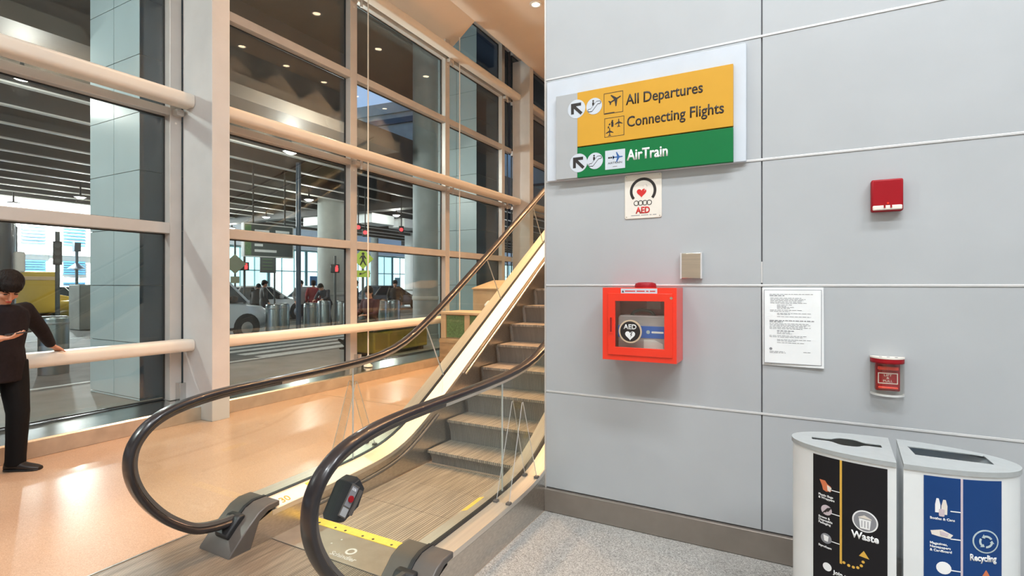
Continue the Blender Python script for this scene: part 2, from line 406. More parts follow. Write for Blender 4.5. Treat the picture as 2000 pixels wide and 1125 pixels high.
# ceiling light fixtures
for i, (x, y) in enumerate(PANELS):
    t = thing('ceiling_light', '%s long cool white light panel in the hall ceiling, counted from the glass' % ORD[i] if False else ['first', 'second', 'third', 'fourth', 'fifth'][i]+' long cool white ceiling light panel, counted from the glass wall', 'ceiling light', (x, y, CEIL), 0, 'cool ceiling panels')
    MB().plate_hole([(-1.2, -.32), (1.2, -.32), (1.2, .32), (-1.2, .32)], [(-1.12, -.26), (1.12, -.26), (1.12, .26), (-1.12, .26)], 'z', -.05, -.002).build('frame', 'white', t)
    MB().box(-1.12, 1.12, -.26, .26, -.03, -.02).build('diffuser', 'panelon', t)
ORD = ['first', 'second', 'third', 'fourth', 'fifth', 'sixth', 'seventh', 'eighth']
DL = [(x, y, '%s round warm downlight over the aisle, counted from the near cream column' % ORD[k]) for k, (x, y) in enumerate(DOWN[:5])] + [(x, y, '%s round warm downlight over the escalator, counted from its foot' % ORD[k]) for k, (x, y) in enumerate(DOWN[5:])] + [(WASHX, y, '%s wall washing downlight along the wall beside the escalator' % ORD[k]) for k, y in enumerate(WASH)]
for i, (x, y, lab) in enumerate(DL):
    t = thing('downlight', lab, 'ceiling light', (x, y, CEIL), 0, 'warm downlights')
    MB().lathe([(.075, -.001), (.12, -.001), (.115, -.02), (.08, -.02)], n=20, ring=True).build('ring', 'white', t)
    MB().lathe([(.001, -.006), (.074, -.006), (.074, -.001), (.001, -.001)], n=20).build('lens', 'warmon', t)

# ------------------------------------------------------------------ glazed wall on the left
GX0, GX1 = -6.45, -6.33
def bay(n, y0, y1, mull, top):
    r = sroot('window_%d' % n)
    for m0, m1 in mull:
        MB().box(GX0-.02, GX1, m0, m1, .2, top).build('mullion', 'frame', r, bevel=.006)
        MB().box(GX1-.002, GX1+.09, m1-.07, m1+.01, .19, .40).build('mullion_shoe', 'sill', r, bevel=.004)
        for z in (3.66, 6.36):
            MB().box(GX1-.002, GX1+.09, m0+.03, m1-.02, z-.14, z-.07).build('bracket', 'frame', r, bevel=.004)
            MB().cyl((GX1+.06, m1+.035, z-.19), (GX1+.06, m1+.035, z-.05), .022, 10).build('bracket_pin', 'frame', r)
            MB().cyl((GX1-.003, (m0+m1)/2, z-.22), (GX1+.004, (m0+m1)/2, z-.22), .012, 8).build('bolt', 'rod', r)
    ys = [y0] + [v for m in mull for v in m] + [y1]
    if mull[0][0] <= y0+.01: ys = ys[2:]
    if len(ys) % 2: ys = ys[:-1]
    TR = [(.79, .87), (2.145, 2.27), (3.52, 3.61), (4.95, 5.07), (6.28, 6.37), (7.6, 7.7)]
    for k in range(0, len(ys)-1, 2):
        a, b = ys[k], ys[k+1]
        if b-a < .1: continue
        zs = [.21] + [v for t in TR for v in t] + [8.7]
        for (c, d) in TR: MB().box(GX0-.02, GX1, a, b, c, d).build('transom', 'frame', r, bevel=.005)
        for q in range(0, len(zs), 2):
            if zs[q] > top: break
            g = MB().box(GX0-.006, GX0+.006, a, b, zs[q], zs[q+1]).build('pane', 'glass', r, smooth=0)
            MB().plate_hole([(a, zs[q]), (b, zs[q]), (b, zs[q+1]), (a, zs[q+1])], [(a+.014, zs[q]+.014), (b-.014, zs[q]+.014), (b-.014, zs[q+1]-.014), (a+.014, zs[q+1]-.014)], 'x', GX0-.012, GX0+.014).build('gasket', 'gasket', g, smooth=0)
    # tube rails standing in front of the glass, from column to column
    for z, hz in ((.850, .068), (3.68, .078), (6.37, .078)):
        MB().prism(rrect(-6.275, -6.055, z-hz, z+hz, .05), 'y', y0+.005, y1-.005).build('wind_rail', 'rail', r)
    MB().prism([(-5.945, .15), (-5.955, .165), (-6.46, .205), (-6.46, .10), (-5.96, .10)], 'y', y0, y1).build('sill', 'sill', r)
    MB().box(-6.46, -5.94, y0, y1, 0, .15).build('kerb', 'curb', r, bevel=.004)
    return r
bay(1, -7.9, 3.53, [(-7.0, -6.86), (-4.4, -4.26), (-1.78, -1.64), (.85, .99), (3.40, 3.53)], 8.7)
bay(2, 3.74, 11.78, [(6.20, 6.35), (8.86, 9.01), (11.28, 11.42)], 8.7)
bay(3, 11.98, 20, [(14.55, 14.7), (17.2, 17.35)], 8.7)
struct(MB().box(-6.30, -5.735, 3.53, 3.74, 0, CEIL+.2).build('trim_2', 'column', bevel=.004))
struct(MB().box(-6.30, -5.80, 11.78, 11.98, 0, CEIL+.2).build('trim_3', 'column', bevel=.004))
for y, lab in ((6.43, 'white vertical tension rod in front of the nearer mullion'), (9.14, 'white vertical tension rod nearer the tall far column')):
    t = thing('tension_rod', lab, 'rod', (-6.165, y, .19))
    MB().cyl((0, 0, .16), (0, 0, 6.62), .011, 8).build('rod', 'rod', t)
    MB().lathe([(.075, 0), (.07, .02), (.03, .05), (.026, .17), (.013, .19)], n=14).build('foot', 'rod', t)

# ------------------------------------------------------------------ escalator
esc = thing('escalator', 'glass sided escalator with black handrails climbing behind the grey wall', 'escalator', (-2.2575, 1.8, 0))
EM = Matrix.Translation((2.2575, -1.8, 0))
def ep(mb, name, m, parent=esc, **k):
    o = mb.build(name, m, parent, **k)
    if parent is esc: o.matrix_parent_inverse = EM
    return o
def ramp(y, y0, k, sl): d = y-y0; return (d+math.sqrt(d*d+k*k))/2*sl
def deckz(y): return .201 + ramp(y, 3.29, .30, .632)
YEND = 10.6
YS = [2.08 + (YEND-2.08)*i/90 for i in range(91)]
SIDES = (('left', ESC_L, ESC_L+.27, 1), ('right', ESC_R, ESC_R-.27, -1))
def rail_path(d):
    """centre line of the handrail, d metres inside its outer face; list of (y, z)"""
    pts = [(1.93, .126), (1.80, .136), (1.68, .168), (1.57, .245), (1.48, .335), (1.40, .45), (1.354, .56), (1.343, .66), (1.365, .75), (1.43, .83), (1.53, .885), (1.68, .92), (1.86, .938), (2.1, .944), (2.35, .945)]
    # smooth with Catmull-Rom
    P = [Vector(p) for p in pts]; out = []
    for i in range(len(P)-1):
        a, b, c, e = P[max(i-1, 0)], P[i], P[i+1], P[min(i+2, len(P)-1)]
        for k in range(4):
            t = k/4; out.append(.5*((2*b)+(c-a)*t+(2*a-5*b+4*c-e)*t*t+(3*b-a-3*c+e)*t**3))
    for p in out:
        if p.y > .7: p.y += ramp(p.x, 3.38, .35, .643)*min(1, (p.y-.7)/.2)
    out += [Vector((y, .945+ramp(y, 3.38, .35, .643))) for y in [2.35+(YEND-2.35)*i/60 for i in range(61)]]
    r = []
    for i, p in enumerate(out):
        t = (out[min(i+1, len(out)-1)]-out[max(i-1, 0)]).normalized()
        n = Vector((t.y, -t.x))     # towards the inside of the loop
        r.append((p.x+n.x*d, p.y+n.y*d, n))
    return r
def sweep(xc, d, sec):
    return [[(xc+a, y+n.x*b, z+n.y*b) for a, b in sec] for y, z, n in rail_path(d)]
for nm, xo, xi, sg in SIDES:
    xc = (xo+xi)/2
    # deck: two lids either side of the glass, cladding under them
    x_a, x_b = sorted((xo, xc-sg*.016)); x_c, x_d = sorted((xc+sg*.016, xi))
    def dk(x0, x1, dz, th): return MB().loft([[(x0, y, deckz(y)+dz-th), (x1, y, deckz(y)+dz-th), (x1, y, deckz(y)+dz), (x0, y, deckz(y)+dz)] for y in YS])
    ep(dk(x_a, x_b, 0, .03), 'outer_deck', 'steel_l')
    za, zb_ = (0, -.038) if sg > 0 else (-.038, 0)
    ep(MB().loft([[(x_c, y, deckz(y)+za-.03), (x_d, y, deckz(y)+zb_-.03), (x_d, y, deckz(y)+zb_), (x_c, y, deckz(y)+za)] for y in YS]), 'inner_deck', 'steel_l')
    ep(dk(xc-.016, xc+.016, .004, .05), 'glass_channel', 'black')
    xs = sorted((xo, xo+sg*.02)); low = [(y, max(0., deckz(y)-1.05)) for y in YS]
    ep(MB().prism([(1.95, 0), (1.98, .14), (2.08, .176)]+[(y, deckz(y)-.031) for y in YS]+low[::-1], 'x', *xs), 'outer_cladding', 'steel', smooth=20)
    xs = sorted((xi-sg*.02, xi-sg*.001))
    ep(MB().prism([(1.92, 0), (1.98, .14), (2.08, .176)]+[(y, deckz(y)-.069) for y in YS]+[(y, max(0., deckz(y)-.62)) for y in YS[::-1]], 'x', *xs), 'skirt_panel', 'steel', smooth=20)
    # skirt guards: a low one by the comb, a second one climbing with the steps
    for ya, yb, dz in ((2.42, 3.74, -.125), (4.2, YEND, -.10)):
        pth = [(xi+sg*.014, y, deckz(y)+dz) for y in [ya+(yb-ya)*i/24 for i in range(25)]]
        ep(MB().tube(pth, .014, 8, flat=.9, round_ends=True), 'skirt_guard', 'newel' if dz < -.11 else 'steel')
    # newel cap
    prof = [(1.795, .0), (1.80, .02), (1.90, .125), (1.985, .20), (2.04, .222), (2.125, .2225), (2.125, .190), (2.05, .186), (1.99, .15), (1.93, .0)]
    nc = ep(MB().prism(prof, 'x', *sorted((xo-sg*.006, xi+sg*.006))), 'newel_cap', 'newel', bevel=.006)
    g = MB().prism([(1.93, .162), (1.988, .209), (2.04, .2275), (2.125, .2275), (2.125, .222), (2.04, .222), (1.93, .150)], 'x', xc-.012, xc+.012)
    o = g.build('cap_slot', 'black', nc)
    o = MB().prism([(1.845, .072), (1.832, .10), (1.915, .186), (1.955, .186), (1.955, .09)], 'x', xc-.058, xc+.058).build('handrail_inlet', 'black', nc, bevel=.01)
    # handrail: wide flattened rubber lip over a steel guide
    sec = [(.037*math.copysign(abs(math.cos(q))**.7, math.cos(q)), .018*math.copysign(abs(math.sin(q))**.7, math.sin(q))) for q in [2*PI*j/16 for j in range(16)]]
    ep(MB().loft(sweep(xc, .020, sec)), 'handrail', 'rubber', smooth=60)
    sec = [(-.016, -.006), (.016, -.006), (.012, .012), (-.012, .012)]
    sw = sweep(xc, .046, sec); cut = next(i for i, r_ in enumerate(sw) if r_[0][2] > .7 and r_[0][1] > 2.2)
    ep(MB().loft(sw[:cut+1]), 'handrail_guide', 'newel', smooth=60); ep(MB().loft(sw[cut:]), 'handrail_guide', 'steel_l', smooth=60)
    # glass panels, joints square to the slope
    RP = rail_path(.05)
    def rz_top(y): return .945+ramp(y, 3.38, .35, .643)-.05
    arc = [(y, z) for y, z, n in RP if y < 2.34]
    start = next(i for i, p in enumerate(arc) if p[0] < 1.83)
    J = [(2.87, 2.87), (4.03, 3.76), (5.15, 4.83), (6.30, 5.98), (7.45, 7.13), (8.6, 8.28), (YEND, YEND)]
    poly = [(2.865, deckz(2.865)-.02), (2.1, deckz(2.1)-.02), (1.95, .165)] + arc[start:] + [(2.5, rz_top(2.5)), (2.7, rz_top(2.7)), (2.865, rz_top(2.865))]
    ep(MB().prism(poly, 'x', xc-.006, xc+.006), 'glass_panel', 'bal_glass', smooth=0)
    for (a0, a1), (b0, b1) in zip(J, J[1:]):
        n = 12
        poly = [(a0+.004+(b0-a0-.008)*i/n, deckz(a0+(b0-a0)*i/n)-.02) for i in range(n+1)] + [(b1-.004-(b1-a1-.008)*i/n, rz_top(b1-(b1-a1)*i/n)) for i in range(n+1)]
        ep(MB().prism(poly, 'x', xc-.006, xc+.006), 'glass_panel', 'bal_glass', smooth=0)
        if a0 != YEND:
            q0, q1 = Vector((xc, a0, deckz(a0))), Vector((xc, a1, rz_top(a1)))
            ep(MB().tube([q0, q1], .0055, 6), 'glass_joint', 'strip')
    # clear A-shaped climbing guard standing on the outer deck
    gx0, gx1 = sorted((xo+sg*.012, xc-sg*.035)); gy = 2.95 if nm == 'left' else 2.93
    gd = bpy.data.objects.new('climb_guard', None); COL.objects.link(gd); gd.parent = esc; gd.matrix_parent_inverse = EM
    for s2 in (-1, 1):
        b_, t_ = gy+s2*.195, gy+s2*.006
        pz = deckz(b_)
        MB().loft([[(gx0, b_-.003, pz), (gx1, b_-.003, pz), (gx1, b_+.003, pz), (gx0, b_+.003, pz)], [(gx0+.008, t_-.003, .80), (gx1-.008, t_-.003, .80), (gx1-.008, t_+.003, .80), (gx0+.008, t_+.003, .80)]]).build('guard_sheet', 'acryl', gd, smooth=0)
        for x in (gx0, gx1):
            MB().tube([(x, b_, pz), (x+(.008 if x == gx0 else -.008), t_, .80)], .0022, 5).build('guard_edge', 'strip', gd)
            MB().box(x-.014, x+.014, b_-.02, b_+.012, pz-.002, pz+.012).build('guard_foot', 'newel', gd, bevel=.003)
    MB().box(gx0+.008, gx1-.008, gy-.008, gy+.008, .797, .803).build('guard_ridge', 'acryl', gd, smooth=0)
# steps
SX0, SX1 = ESC_L+.285, ESC_R-.285
def tread_part(mb, m): return ep(mb, 'step', m, smooth=30)
for k in range(3):
    a = 2.405+k*.395
    tread_part(MB().box(SX0, SX1, a, a+.392, -.12, .006), 'tread')
noses = [(3.59, .118), (3.875, .315), (4.17, .515)]
while noses[-1][0] < YEND-.2: noses.append((noses[-1][0]+.3125, noses[-1][1]+.1970))
for k, (y, z) in enumerate(noses):
    zb = noses[k-1][1] if k else -.01
    yb = noses[k+1][0] if k+1 < len(noses) else y+.32
    h_ = z-zb
    st = tread_part(MB().box(SX0+.003, SX1-.003, y, yb+.05, z-.022, z), 'tread')
    rr = MB().prism([(y+.004, z-.02), (y+.018, z-.25*h_), (y+.040, z-.6*h_), (y+.052, zb-.012), (y+.09, zb-.012), (y+.06, z-.02)], 'x', SX0+.012, SX1-.012)
    rr.build('step_riser', 'riser', st, smooth=60)
# comb, landing plates
for a, b, z, m, n in ((2.335, 2.404, .010, 'yellow', 'comb_plate'), (2.075, 2.333, .008, 'floorplate', 'floor_plate')):
    o = ep(MB().box(SX0-.02, SX1+.02, a, b, -.03, z), n, m, bevel=.002)
    if n == 'comb_plate':
        for i in range(8):
            x = SX0+.08+i*.115+(.03 if i % 2 else 0)
            MB().cyl((x, 2.352, z-.002), (x, 2.352, z+.0012), .0085, 10).build('comb_screw', 'ink', o)
        MB().prism([(SX0-.02+.014*i/1.0, 2.402 if i % 2 == 0 else 2.425) for i in range(int((SX1-SX0+.04)/.014))]+[(SX1, 2.39), (SX0, 2.39)], 'z', -.004, .004).build('comb_teeth', 'yellow', o, smooth=0)
    else:
        MB().prism(ngon((-2.226, 2.185), .030, 20), 'z', z-.003, z-.002)
        MB().plate_hole(ngon((-2.226, 2.185), .034, 20), ngon((-2.226, 2.185), .021, 20), 'z', z-.001, z+.0015).build('maker_mark', 'strip', o)
        text('Schindler', .052, 'strip', o, lambda u, v, w: (-2.226+u, 2.108+v, z+w), 'lettering', 'CENTER', .0008)
        for x in (-2.38, -2.40): MB().cyl((x, 2.26-.06*(x < -2.39), z-.001), (x, 2.26-.06*(x < -2.39), z+.0015), .006, 8).build('plate_screw', 'strip', o)
o = ep(MB().box(-3.262, WX-.002, .75, 2.069, -.02, .006), 'landing_plate', 'plate', bevel=.0015)
MB().box(-3.275, -3.262, .75, 2.069, -.02, .008).build('edge_strip', 'steel', o)
o = ep(MB().box(ESC_L+.29, ESC_R-.29, 2.069, 2.075, -.02, .003), 'plate_joint', 'black')
o = ep(MB().box(-3.262, ESC_L-.006, 2.069, 2.6, -.02, .004), 'edge_plate', 'floorplate')
# marks on the inner deck of the left side
dz = .2052
tilt = lambda x: -.038*(x+2.889)/.119
lm = lambda u, v, w: (-2.792-v, 2.165+u, deckz(2.165+u)+tilt(-2.792-v)+.0008+w)
text('30', .068, 'gold', esc, lm, 'unit_number', sx=1.05, bold=.0006).matrix_parent_inverse = EM
def dkt(x, y): return deckz(y)+(tilt(x) if x < -2 else -.038*(-1.626-x)/.119)
def deck_strip(x0, x1, y0, y1, t): return MB().loft([[(x0, y, dkt(x0, y)-.001), (x1, y, dkt(x1, y)-.001), (x1, y, dkt(x1, y)+t), (x0, y, dkt(x0, y)+t)] for y in [y0+(y1-y0)*i/10 for i in range(11)]])
ep(deck_strip(-2.874, -2.776, 2.13, 2.95, .0006), 'deck_label', 'cream')
ep(deck_strip(-2.872, -2.80, 2.40, 2.49, .0013), 'safety_sticker', 'yellow')
# right side: yellow safety sticker on the inner skirt deck
ep(deck_strip(-1.744, -1.70, 2.60, 2.80, .0008), 'safety_sticker', 'yellow')
# emergency stop box on the inside of the near newel
xg = (ESC_R+ESC_R-.27)/2
PB = [(1.447, .605), (1.480, .585), (1.580, .625), (1.625, .705), (1.592, .765), (1.545, .755)]
def shr(P, k): c = (sum(p[0] for p in P)/len(P), sum(p[1] for p in P)/len(P)); return [(c[0]+(p[0]-c[0])*k, c[1]+(p[1]-c[1])*k) for p in P]
bx = ep(MB().loft([[(xg+w, y, z) for y, z in shr(PB, k)] for w, k in ((-.05, .72), (-.03, .86), (.028, .86), (.05, .78))]), 'emergency_stop_box', 'black', bevel=.003)
ax = Vector((0, .118, .145)).normalized(); sd = Vector((0, .145, -.118)).normalized()
def emf(u, v, w):
    p = Vector((xg+.05, 1.532, .677))+ax*u+sd*v; return (p.x+w, p.y, p.z)
def emq(u0, u1, v0, v1, m, n, t=.002):
    c = [(u0, v0), (u1, v0), (u1, v1), (u0, v1)]
    return MB().loft([[emf(u, v, -.001) for u, v in c], [emf(u, v, t) for u, v in c]]).build(n, m, bx)
emq(-.070, .058, -.034, .012, 'newel', 'label_plate'); emq(-.028, .050, -.029, .007, 'inkg', 'label', .003); emq(-.066, -.034, -.029, .007, 'signgrey', 'label', .003)
emq(-.05, .05, .018, .034, 'newel', 'ridge', .008)
MB().loft([[emf(.002+.013*math.cos(2*PI*i/14), -.011+.013*math.sin(2*PI*i/14), w) for i in range(14)] for w in (0, .010)]).build('stop_button', 'crim', bx)
text('STOP', .0135, 'inkw', bx, lambda u, v, w: emf(.044-v, -.027+u, .003+w), 'lettering', sx=.8, thick=.0008)

# ------------------------------------------------------------------ wall things
def wf(x0, z0, y):            # wall mapping: u right, v up, w out of the wall
    return lambda u, v, w: (x0+u, y-w, z0+v)
def wall_thing(name, label, cat, x, z, group=None):
    return thing(name, label, cat, (x, WY, z), 0, group)
def wp(mb, name, m, root, **k):
    o = mb.build(name, m, root, **k); o.parent = root
    if root.type == 'EMPTY': o.matrix_parent_inverse = Matrix.Translation(-Vector(root.location))
    return o
def flat(poly, y, t, name, m, root, **k): return wp(MB().prism(poly, 'y', y-t, y), name, m, root, **k)
def wtext(s, size, m, root, x, z, y, **k):
    o = text(s, size, m, root, wf(x, z, y), **k)
    if root.type == 'EMPTY': o.matrix_parent_inverse = Matrix.Translation(-Vector(root.location))
    return o

sg = wall_thing('direction_sign', 'amber and green airport direction sign on a white board', 'sign', -.83, 2.25)
flat(rrect(-1.452, -.212, 2.252, 2.925, .006), WY, .028, 'backing_board', 'signwhite', sg, bevel=.003)
yb = WY-.028
flat([(-1.374, 2.252), (-1.222, 2.252), (-1.222, 2.811), (-1.374, 2.811)], yb, .026, 'grey_field', 'signgrey', sg, bevel=.002)
flat([(-1.222, 2.455), (-.278, 2.455), (-.278, 2.811), (-1.222, 2.811)], yb, .026, 'amber_panel', 'signyel', sg, bevel=.002)
flat([(-1.222, 2.252), (-.278, 2.252), (-.278, 2.448), (-1.222, 2.448)], yb, .026, 'green_panel', 'signgrn', sg, bevel=.002)
yf = yb-.026
def airplane(): return [(0, .5), (.045, .45), (.06, .17), (.48, -.09), (.48, -.17), (.06, -.06), (.045, -.33), (.17, -.43), (.17, -.5), (0, -.45), (-.17, -.5), (-.17, -.43), (-.045, -.33), (-.06, -.06), (-.48, -.17), (-.48, -.09), (-.06, .17), (-.045, .45)]
def arrow_nw(c, s):
    P = [(-.5, .5), (.42, .5), (.42, .24), (-.06, .24), (.55, -.37), (.37, -.55), (-.24, .06), (-.24, -.42), (-.5, -.42)]
    return xform(P, c, s)
for (ax_, az), (ex, ez) in (((-1.227, 2.704), (-1.106, 2.703)), ((-1.213, 2.348), (-1.100, 2.349))):
    d = flat(ngon((ax_, az), .061, 32), yf, .0012, 'arrow_disc', 'signwhite', sg)
    flat(arrow_nw((ax_, az), .076), yf-.0012, .001, 'arrow', 'ink', sg)
    d = flat(ngon((ex, ez), .053, 32), yf, .0018, 'escalator_disc', 'signwhite', sg)
    y2 = yf-.0018; w = .0075
    def esc_outline(s):
        a = .0 ; r = .0105*s
        P = [(-.034, -.031), (-.018, -.031), (.020, .012), (.036, .012)]
        up = [(-.034, -.031+r), (-.0225, -.031+r), (.0155, .012+r), (.036, .012+r)]
        dn = [(.036, .012-r), (.0245, .012-r), (-.0135, -.031-r), (-.034, -.031-r)]
        c1 = [(.036+r*math.cos(t), .012+r*math.sin(t)) for t in (1.0, .5, 0, -.5, -1.0)]
        c0 = [(-.034-r*math.cos(t), -.031+r*math.sin(t)) for t in (-1.0, -.5, 0, .5, 1.0)]
        return [(ex+x, ez+z+.007) for x, z in up+c1+dn+c0]
    flat(esc_outline(1.0), y2, .0008, 'escalator_mark', 'ink', sg); flat(esc_outline(.62), y2-.0008, .0006, 'escalator_mark', 'signwhite', sg)
    flat(ngon((ex-.006, ez+.034), .0058, 12), y2, .0008, 'rider_head', 'ink', sg); flat(rrect(ex-.0125, ex+.0005, ez+.004, ez+.026, .003), y2, .0008, 'rider_body', 'ink', sg)
def frame_sq(x0, x1, z0, z1):
    return wp(MB().plate_hole([(x0, z0), (x1, z0), (x1, z1), (x0, z1)], [(x0+.003, z0+.003), (x1-.003, z0+.003), (x1-.003, z1-.003), (x0+.003, z1-.003)], 'y', yf-.001, yf), 'pictogram_frame', 'ink', sg)
frame_sq(-1.041, -.916, 2.638, 2.771); frame_sq(-1.037, -.909, 2.490, 2.612)
flat(xform(airplane(), (-.968, 2.722), .085, -PI/2+.42), yf, .001, 'departing_plane', 'ink', sg)
flat([(-1.037, 2.638), (-.972, 2.638), (-.972, 2.645), (-1.037, 2.645)], yf, .0014, 'runway_bar', 'ink', sg)
flat(xform(airplane(), (-.944, 2.572), .052), yf, .001, 'plane', 'ink', sg)
flat(xform(airplane(), (-1.003, 2.522), .052), yf, .001, 'plane', 'ink', sg)
for i in range(3): flat(arcband((-.975, 2.548), .032, .040, 1.75+i*.55, 2.1+i*.55, 5), yf, .001, 'path_dash', 'ink', sg)
flat(ngon((-.985, 2.59), .006, 10), yf, .001, 'walker_head', 'ink', sg); flat(rrect(-.992, -.978, 2.552, 2.582, .004), yf, .001, 'walker_body', 'ink', sg)
wtext('All Departures', .0915, 'ink', sg, -.897, 2.676, yf, bold=.0012, sx=.83)
wtext('Connecting Flights', .0915, 'ink', sg, -.893, 2.538, yf, bold=.0012, sx=.83)
wtext('AirTrain', .0915, 'inkw', sg, -.890, 2.329, yf, bold=.0024, sx=.80)
flat([(-1.032, 2.283), (-.903, 2.283), (-.903, 2.404), (-1.032, 2.404)], yf, .0015, 'train_badge', 'signwhite', sg)
flat(xform(airplane(), (-.950, 2.357), .066, -PI/2), yf-.0015, .001, 'badge_plane', 'inkb', sg)
for i in range(3): flat([(-1.012+i*.014, 2.352), (-1.001+i*.014, 2.352), (-1.001+i*.014, 2.362), (-1.012+i*.014, 2.362)], yf-.0015, .001, 'badge_car', 'ink', sg)
wtext('AIRTRAIN', .019, 'ink', sg, -.9675, 2.316, yf-.0015, align='CENTER', sx=1.1, thick=.0006)
flat([(-.982, 2.297), (-.954, 2.297), (-.954, 2.301), (-.982, 2.301)], yf-.0015, .0008, 'badge_line', 'inkg', sg)

s2 = wall_thing('aed_sign', 'cream AED plate with red heart below the direction sign', 'sign', -.803, 1.967)
flat(rrect(-.919, -.688, 1.966, 2.244, .012), WY, .006, 'plate', 'cream', s2, bevel=.002); yf = WY-.006
flat(arcband((-.803, 2.138), .066, .083, -.68, PI+.68, 36), yf, .001, 'ring', 'ink', s2)
flat(heart((-.812, 2.128), .030), yf, .001, 'heart', 'inkr', s2)
flat([(-.80, 2.175), (-.785, 2.178), (-.778, 2.165), (-.786, 2.158), (-.778, 2.157), (-.795, 2.135), (-.79, 2.151), (-.80, 2.155)], yf-.001, .0008, 'spark', 'cream', s2)
wp(MB().prism([(-.798, 2.176), (-.783, 2.178), (-.776, 2.165), (-.786, 2.160), (-.796, 2.162), (-.803, 2.168)], 'y', yf-.0006, yf), 'spark_cloud', 'inkg', s2)
for i in range(4):
    c = (-.845+i*.027, 2.063)
    wp(MB().plate_hole(ngon(c, .0165, 18), ngon(c, .0125, 18), 'y', yf-.001, yf), 'chain_link', 'ink', s2)
for i in range(3): flat(rrect(-.837+i*.027, -.826+i*.027, 2.0605, 2.0655, .002), yf, .0012, 'chain_pin', 'ink', s2)
wtext('AED', .055, 'inkr', s2, -.803, 1.999, yf, align='CENTER', bold=.0018, sx=.83)
for x0, x1 in ((-.878, -.823), (-.815, -.771), (-.762, -.750), (-.742, -.72)): flat([(x0, 1.984), (x1, 1.984), (x1, 1.988), (x0, 1.988)], yf, .0006, 'small_print', 'inkg', s2)
for x in (-.908, -.70):
    for z in (1.978, 2.233): flat(ngon((x, z), .004, 8), yf, .001, 'rivet', 'nickel', s2)

# AED cabinet
cb = wall_thing('aed_cabinet', 'bright red wall cabinet with a window showing a defibrillator', 'cabinet', -.78, 1.096)
X0, X1, Z0, Z1, YF = -1.001, -.563, 1.096, 1.532, WY-.20
wi = [(-.921, 1.176), (-.631, 1.176), (-.631, 1.452), (-.921, 1.452)]
wp(MB().plate_hole([(X0, Z0), (X1, Z0), (X1, Z1), (X0, Z1)], [(-.945, 1.15), (-.607, 1.15), (-.607, 1.478), (-.945, 1.478)], 'y', YF, WY-.004), 'body', 'red', cb, bevel=.008)
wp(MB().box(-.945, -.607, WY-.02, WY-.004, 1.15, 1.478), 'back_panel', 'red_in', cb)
wp(MB().plate_hole([(-.967, 1.128), (-.585, 1.128), (-.585, 1.498), (-.967, 1.498)], wi, 'y', YF-.007, YF+.004), 'door', 'red', cb, bevel=.004)
wp(MB().box(-.921, -.631, YF-.001, YF+.002, 1.176, 1.452), 'window', 'acryl', cb, smooth=0)
h = wp(MB().plate_hole(rrect(-.957, -.935, 1.258, 1.358, .006), rrect(-.952, -.940, 1.264, 1.352, .004), 'y', YF-.013, YF-.006), 'handle', 'red', cb)
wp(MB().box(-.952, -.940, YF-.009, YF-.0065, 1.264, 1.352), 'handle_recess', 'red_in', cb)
wp(MB().cyl((-.592, YF+.002, 1.472), (-.592, YF-.008, 1.472), .008, 12), 'lock', 'nickel', cb)
wp(MB().lathe([(.064, 0), (.064, .012), (.058, .026), (.04, .032), (.001, .033)], (-.757, YF+.07, Z1), 20), 'alarm_dome', 'crim', cb)
o = flat([(-.887, 1.496), (-.672, 1.496), (-.672, 1.527), (-.887, 1.527)], YF-.001, .0015, 'strip_label', 'signwhite', cb)
for x0, x1 in ((-.862, -.80), (-.792, -.744), (-.736, -.722), (-.714, -.683)): flat([(x0, 1.5085), (x1, 1.5085), (x1, 1.5145), (x0, 1.5145)], YF-.0025, .0006, 'small_print', 'inkr', cb)
flat([(-.881, 1.504), (-.868, 1.504), (-.8745, 1.518)], YF-.0025, .0006, 'warning_mark', 'ink', cb)
c = (-.829, 1.272); yw = YF-.0075
flat(ngon(c, .069, 32), yw+.006, .007, 'round_sticker', 'tan', cb); flat(ngon(c, .060, 32), yw-.001, .0008, 'sticker_disc', 'ink', cb)
wtext('AED', .040, 'inkw', cb, c[0], c[1]+.014, yw-.0018, align='CENTER', bold=.001, thick=.0006)
flat(heart((c[0], c[1]-.022), .030), yw-.0018, .0006, 'heart', 'inkw', cb)
flat([(c[0]+.008, c[1]-.004), (c[0]+.016, c[1]-.003), (c[0]+.006, c[1]-.018), (c[0]+.013, c[1]-.018), (c[0]+.001, c[1]-.036), (c[0]+.006, c[1]-.021), (c[0], c[1]-.021)], yw-.0024, .0005, 'heart_bolt', 'ink', cb)
wp(MB().box(-.775, -.69, WY-.024, WY-.02, 1.40, 1.455), 'inner_label', 'caseg', cb)
av = thing('defibrillator', 'grey defibrillator case with a blue band behind the cabinet window', 'defibrillator', (-.775, WY-.1, 1.1505))
def ap(mb, n, m, **k):
    o = mb.build(n, m, av, **k); o.matrix_parent_inverse = Matrix.Translation(-Vector(av.location)); return o
ap(MB().prism(rrect(-.918, -.632, 1.1505, 1.365, .02), 'y', WY-.155, WY-.04), 'case', 'caseg', bevel=.008)
ap(MB().box(-.9185, -.6315, WY-.157, WY-.039, 1.232, 1.303), 'band', 'blue')
ap(MB().tube([(-.85+.14*i/10, WY-.10, 1.362+.035*math.sin(PI*i/10)**.5) for i in range(11)], .009, 8), 'handle', 'black')
ap(MB().prism([(-.76, 1.162), (-.645, 1.165), (-.65, 1.20), (-.70, 1.222), (-.76, 1.222)], 'y', WY-.16, WY-.15), 'latch_cover', 'lam')
ap(MB().prism(ngon((-.735, 1.268), .011, 14), 'y', WY-.1585, WY-.156), 'emblem', 'pillar')
ap(MB().prism(rrect(-.715, -.645, 1.262, 1.273, .004), 'y', WY-.1585, WY-.156), 'maker_name', 'inkw')

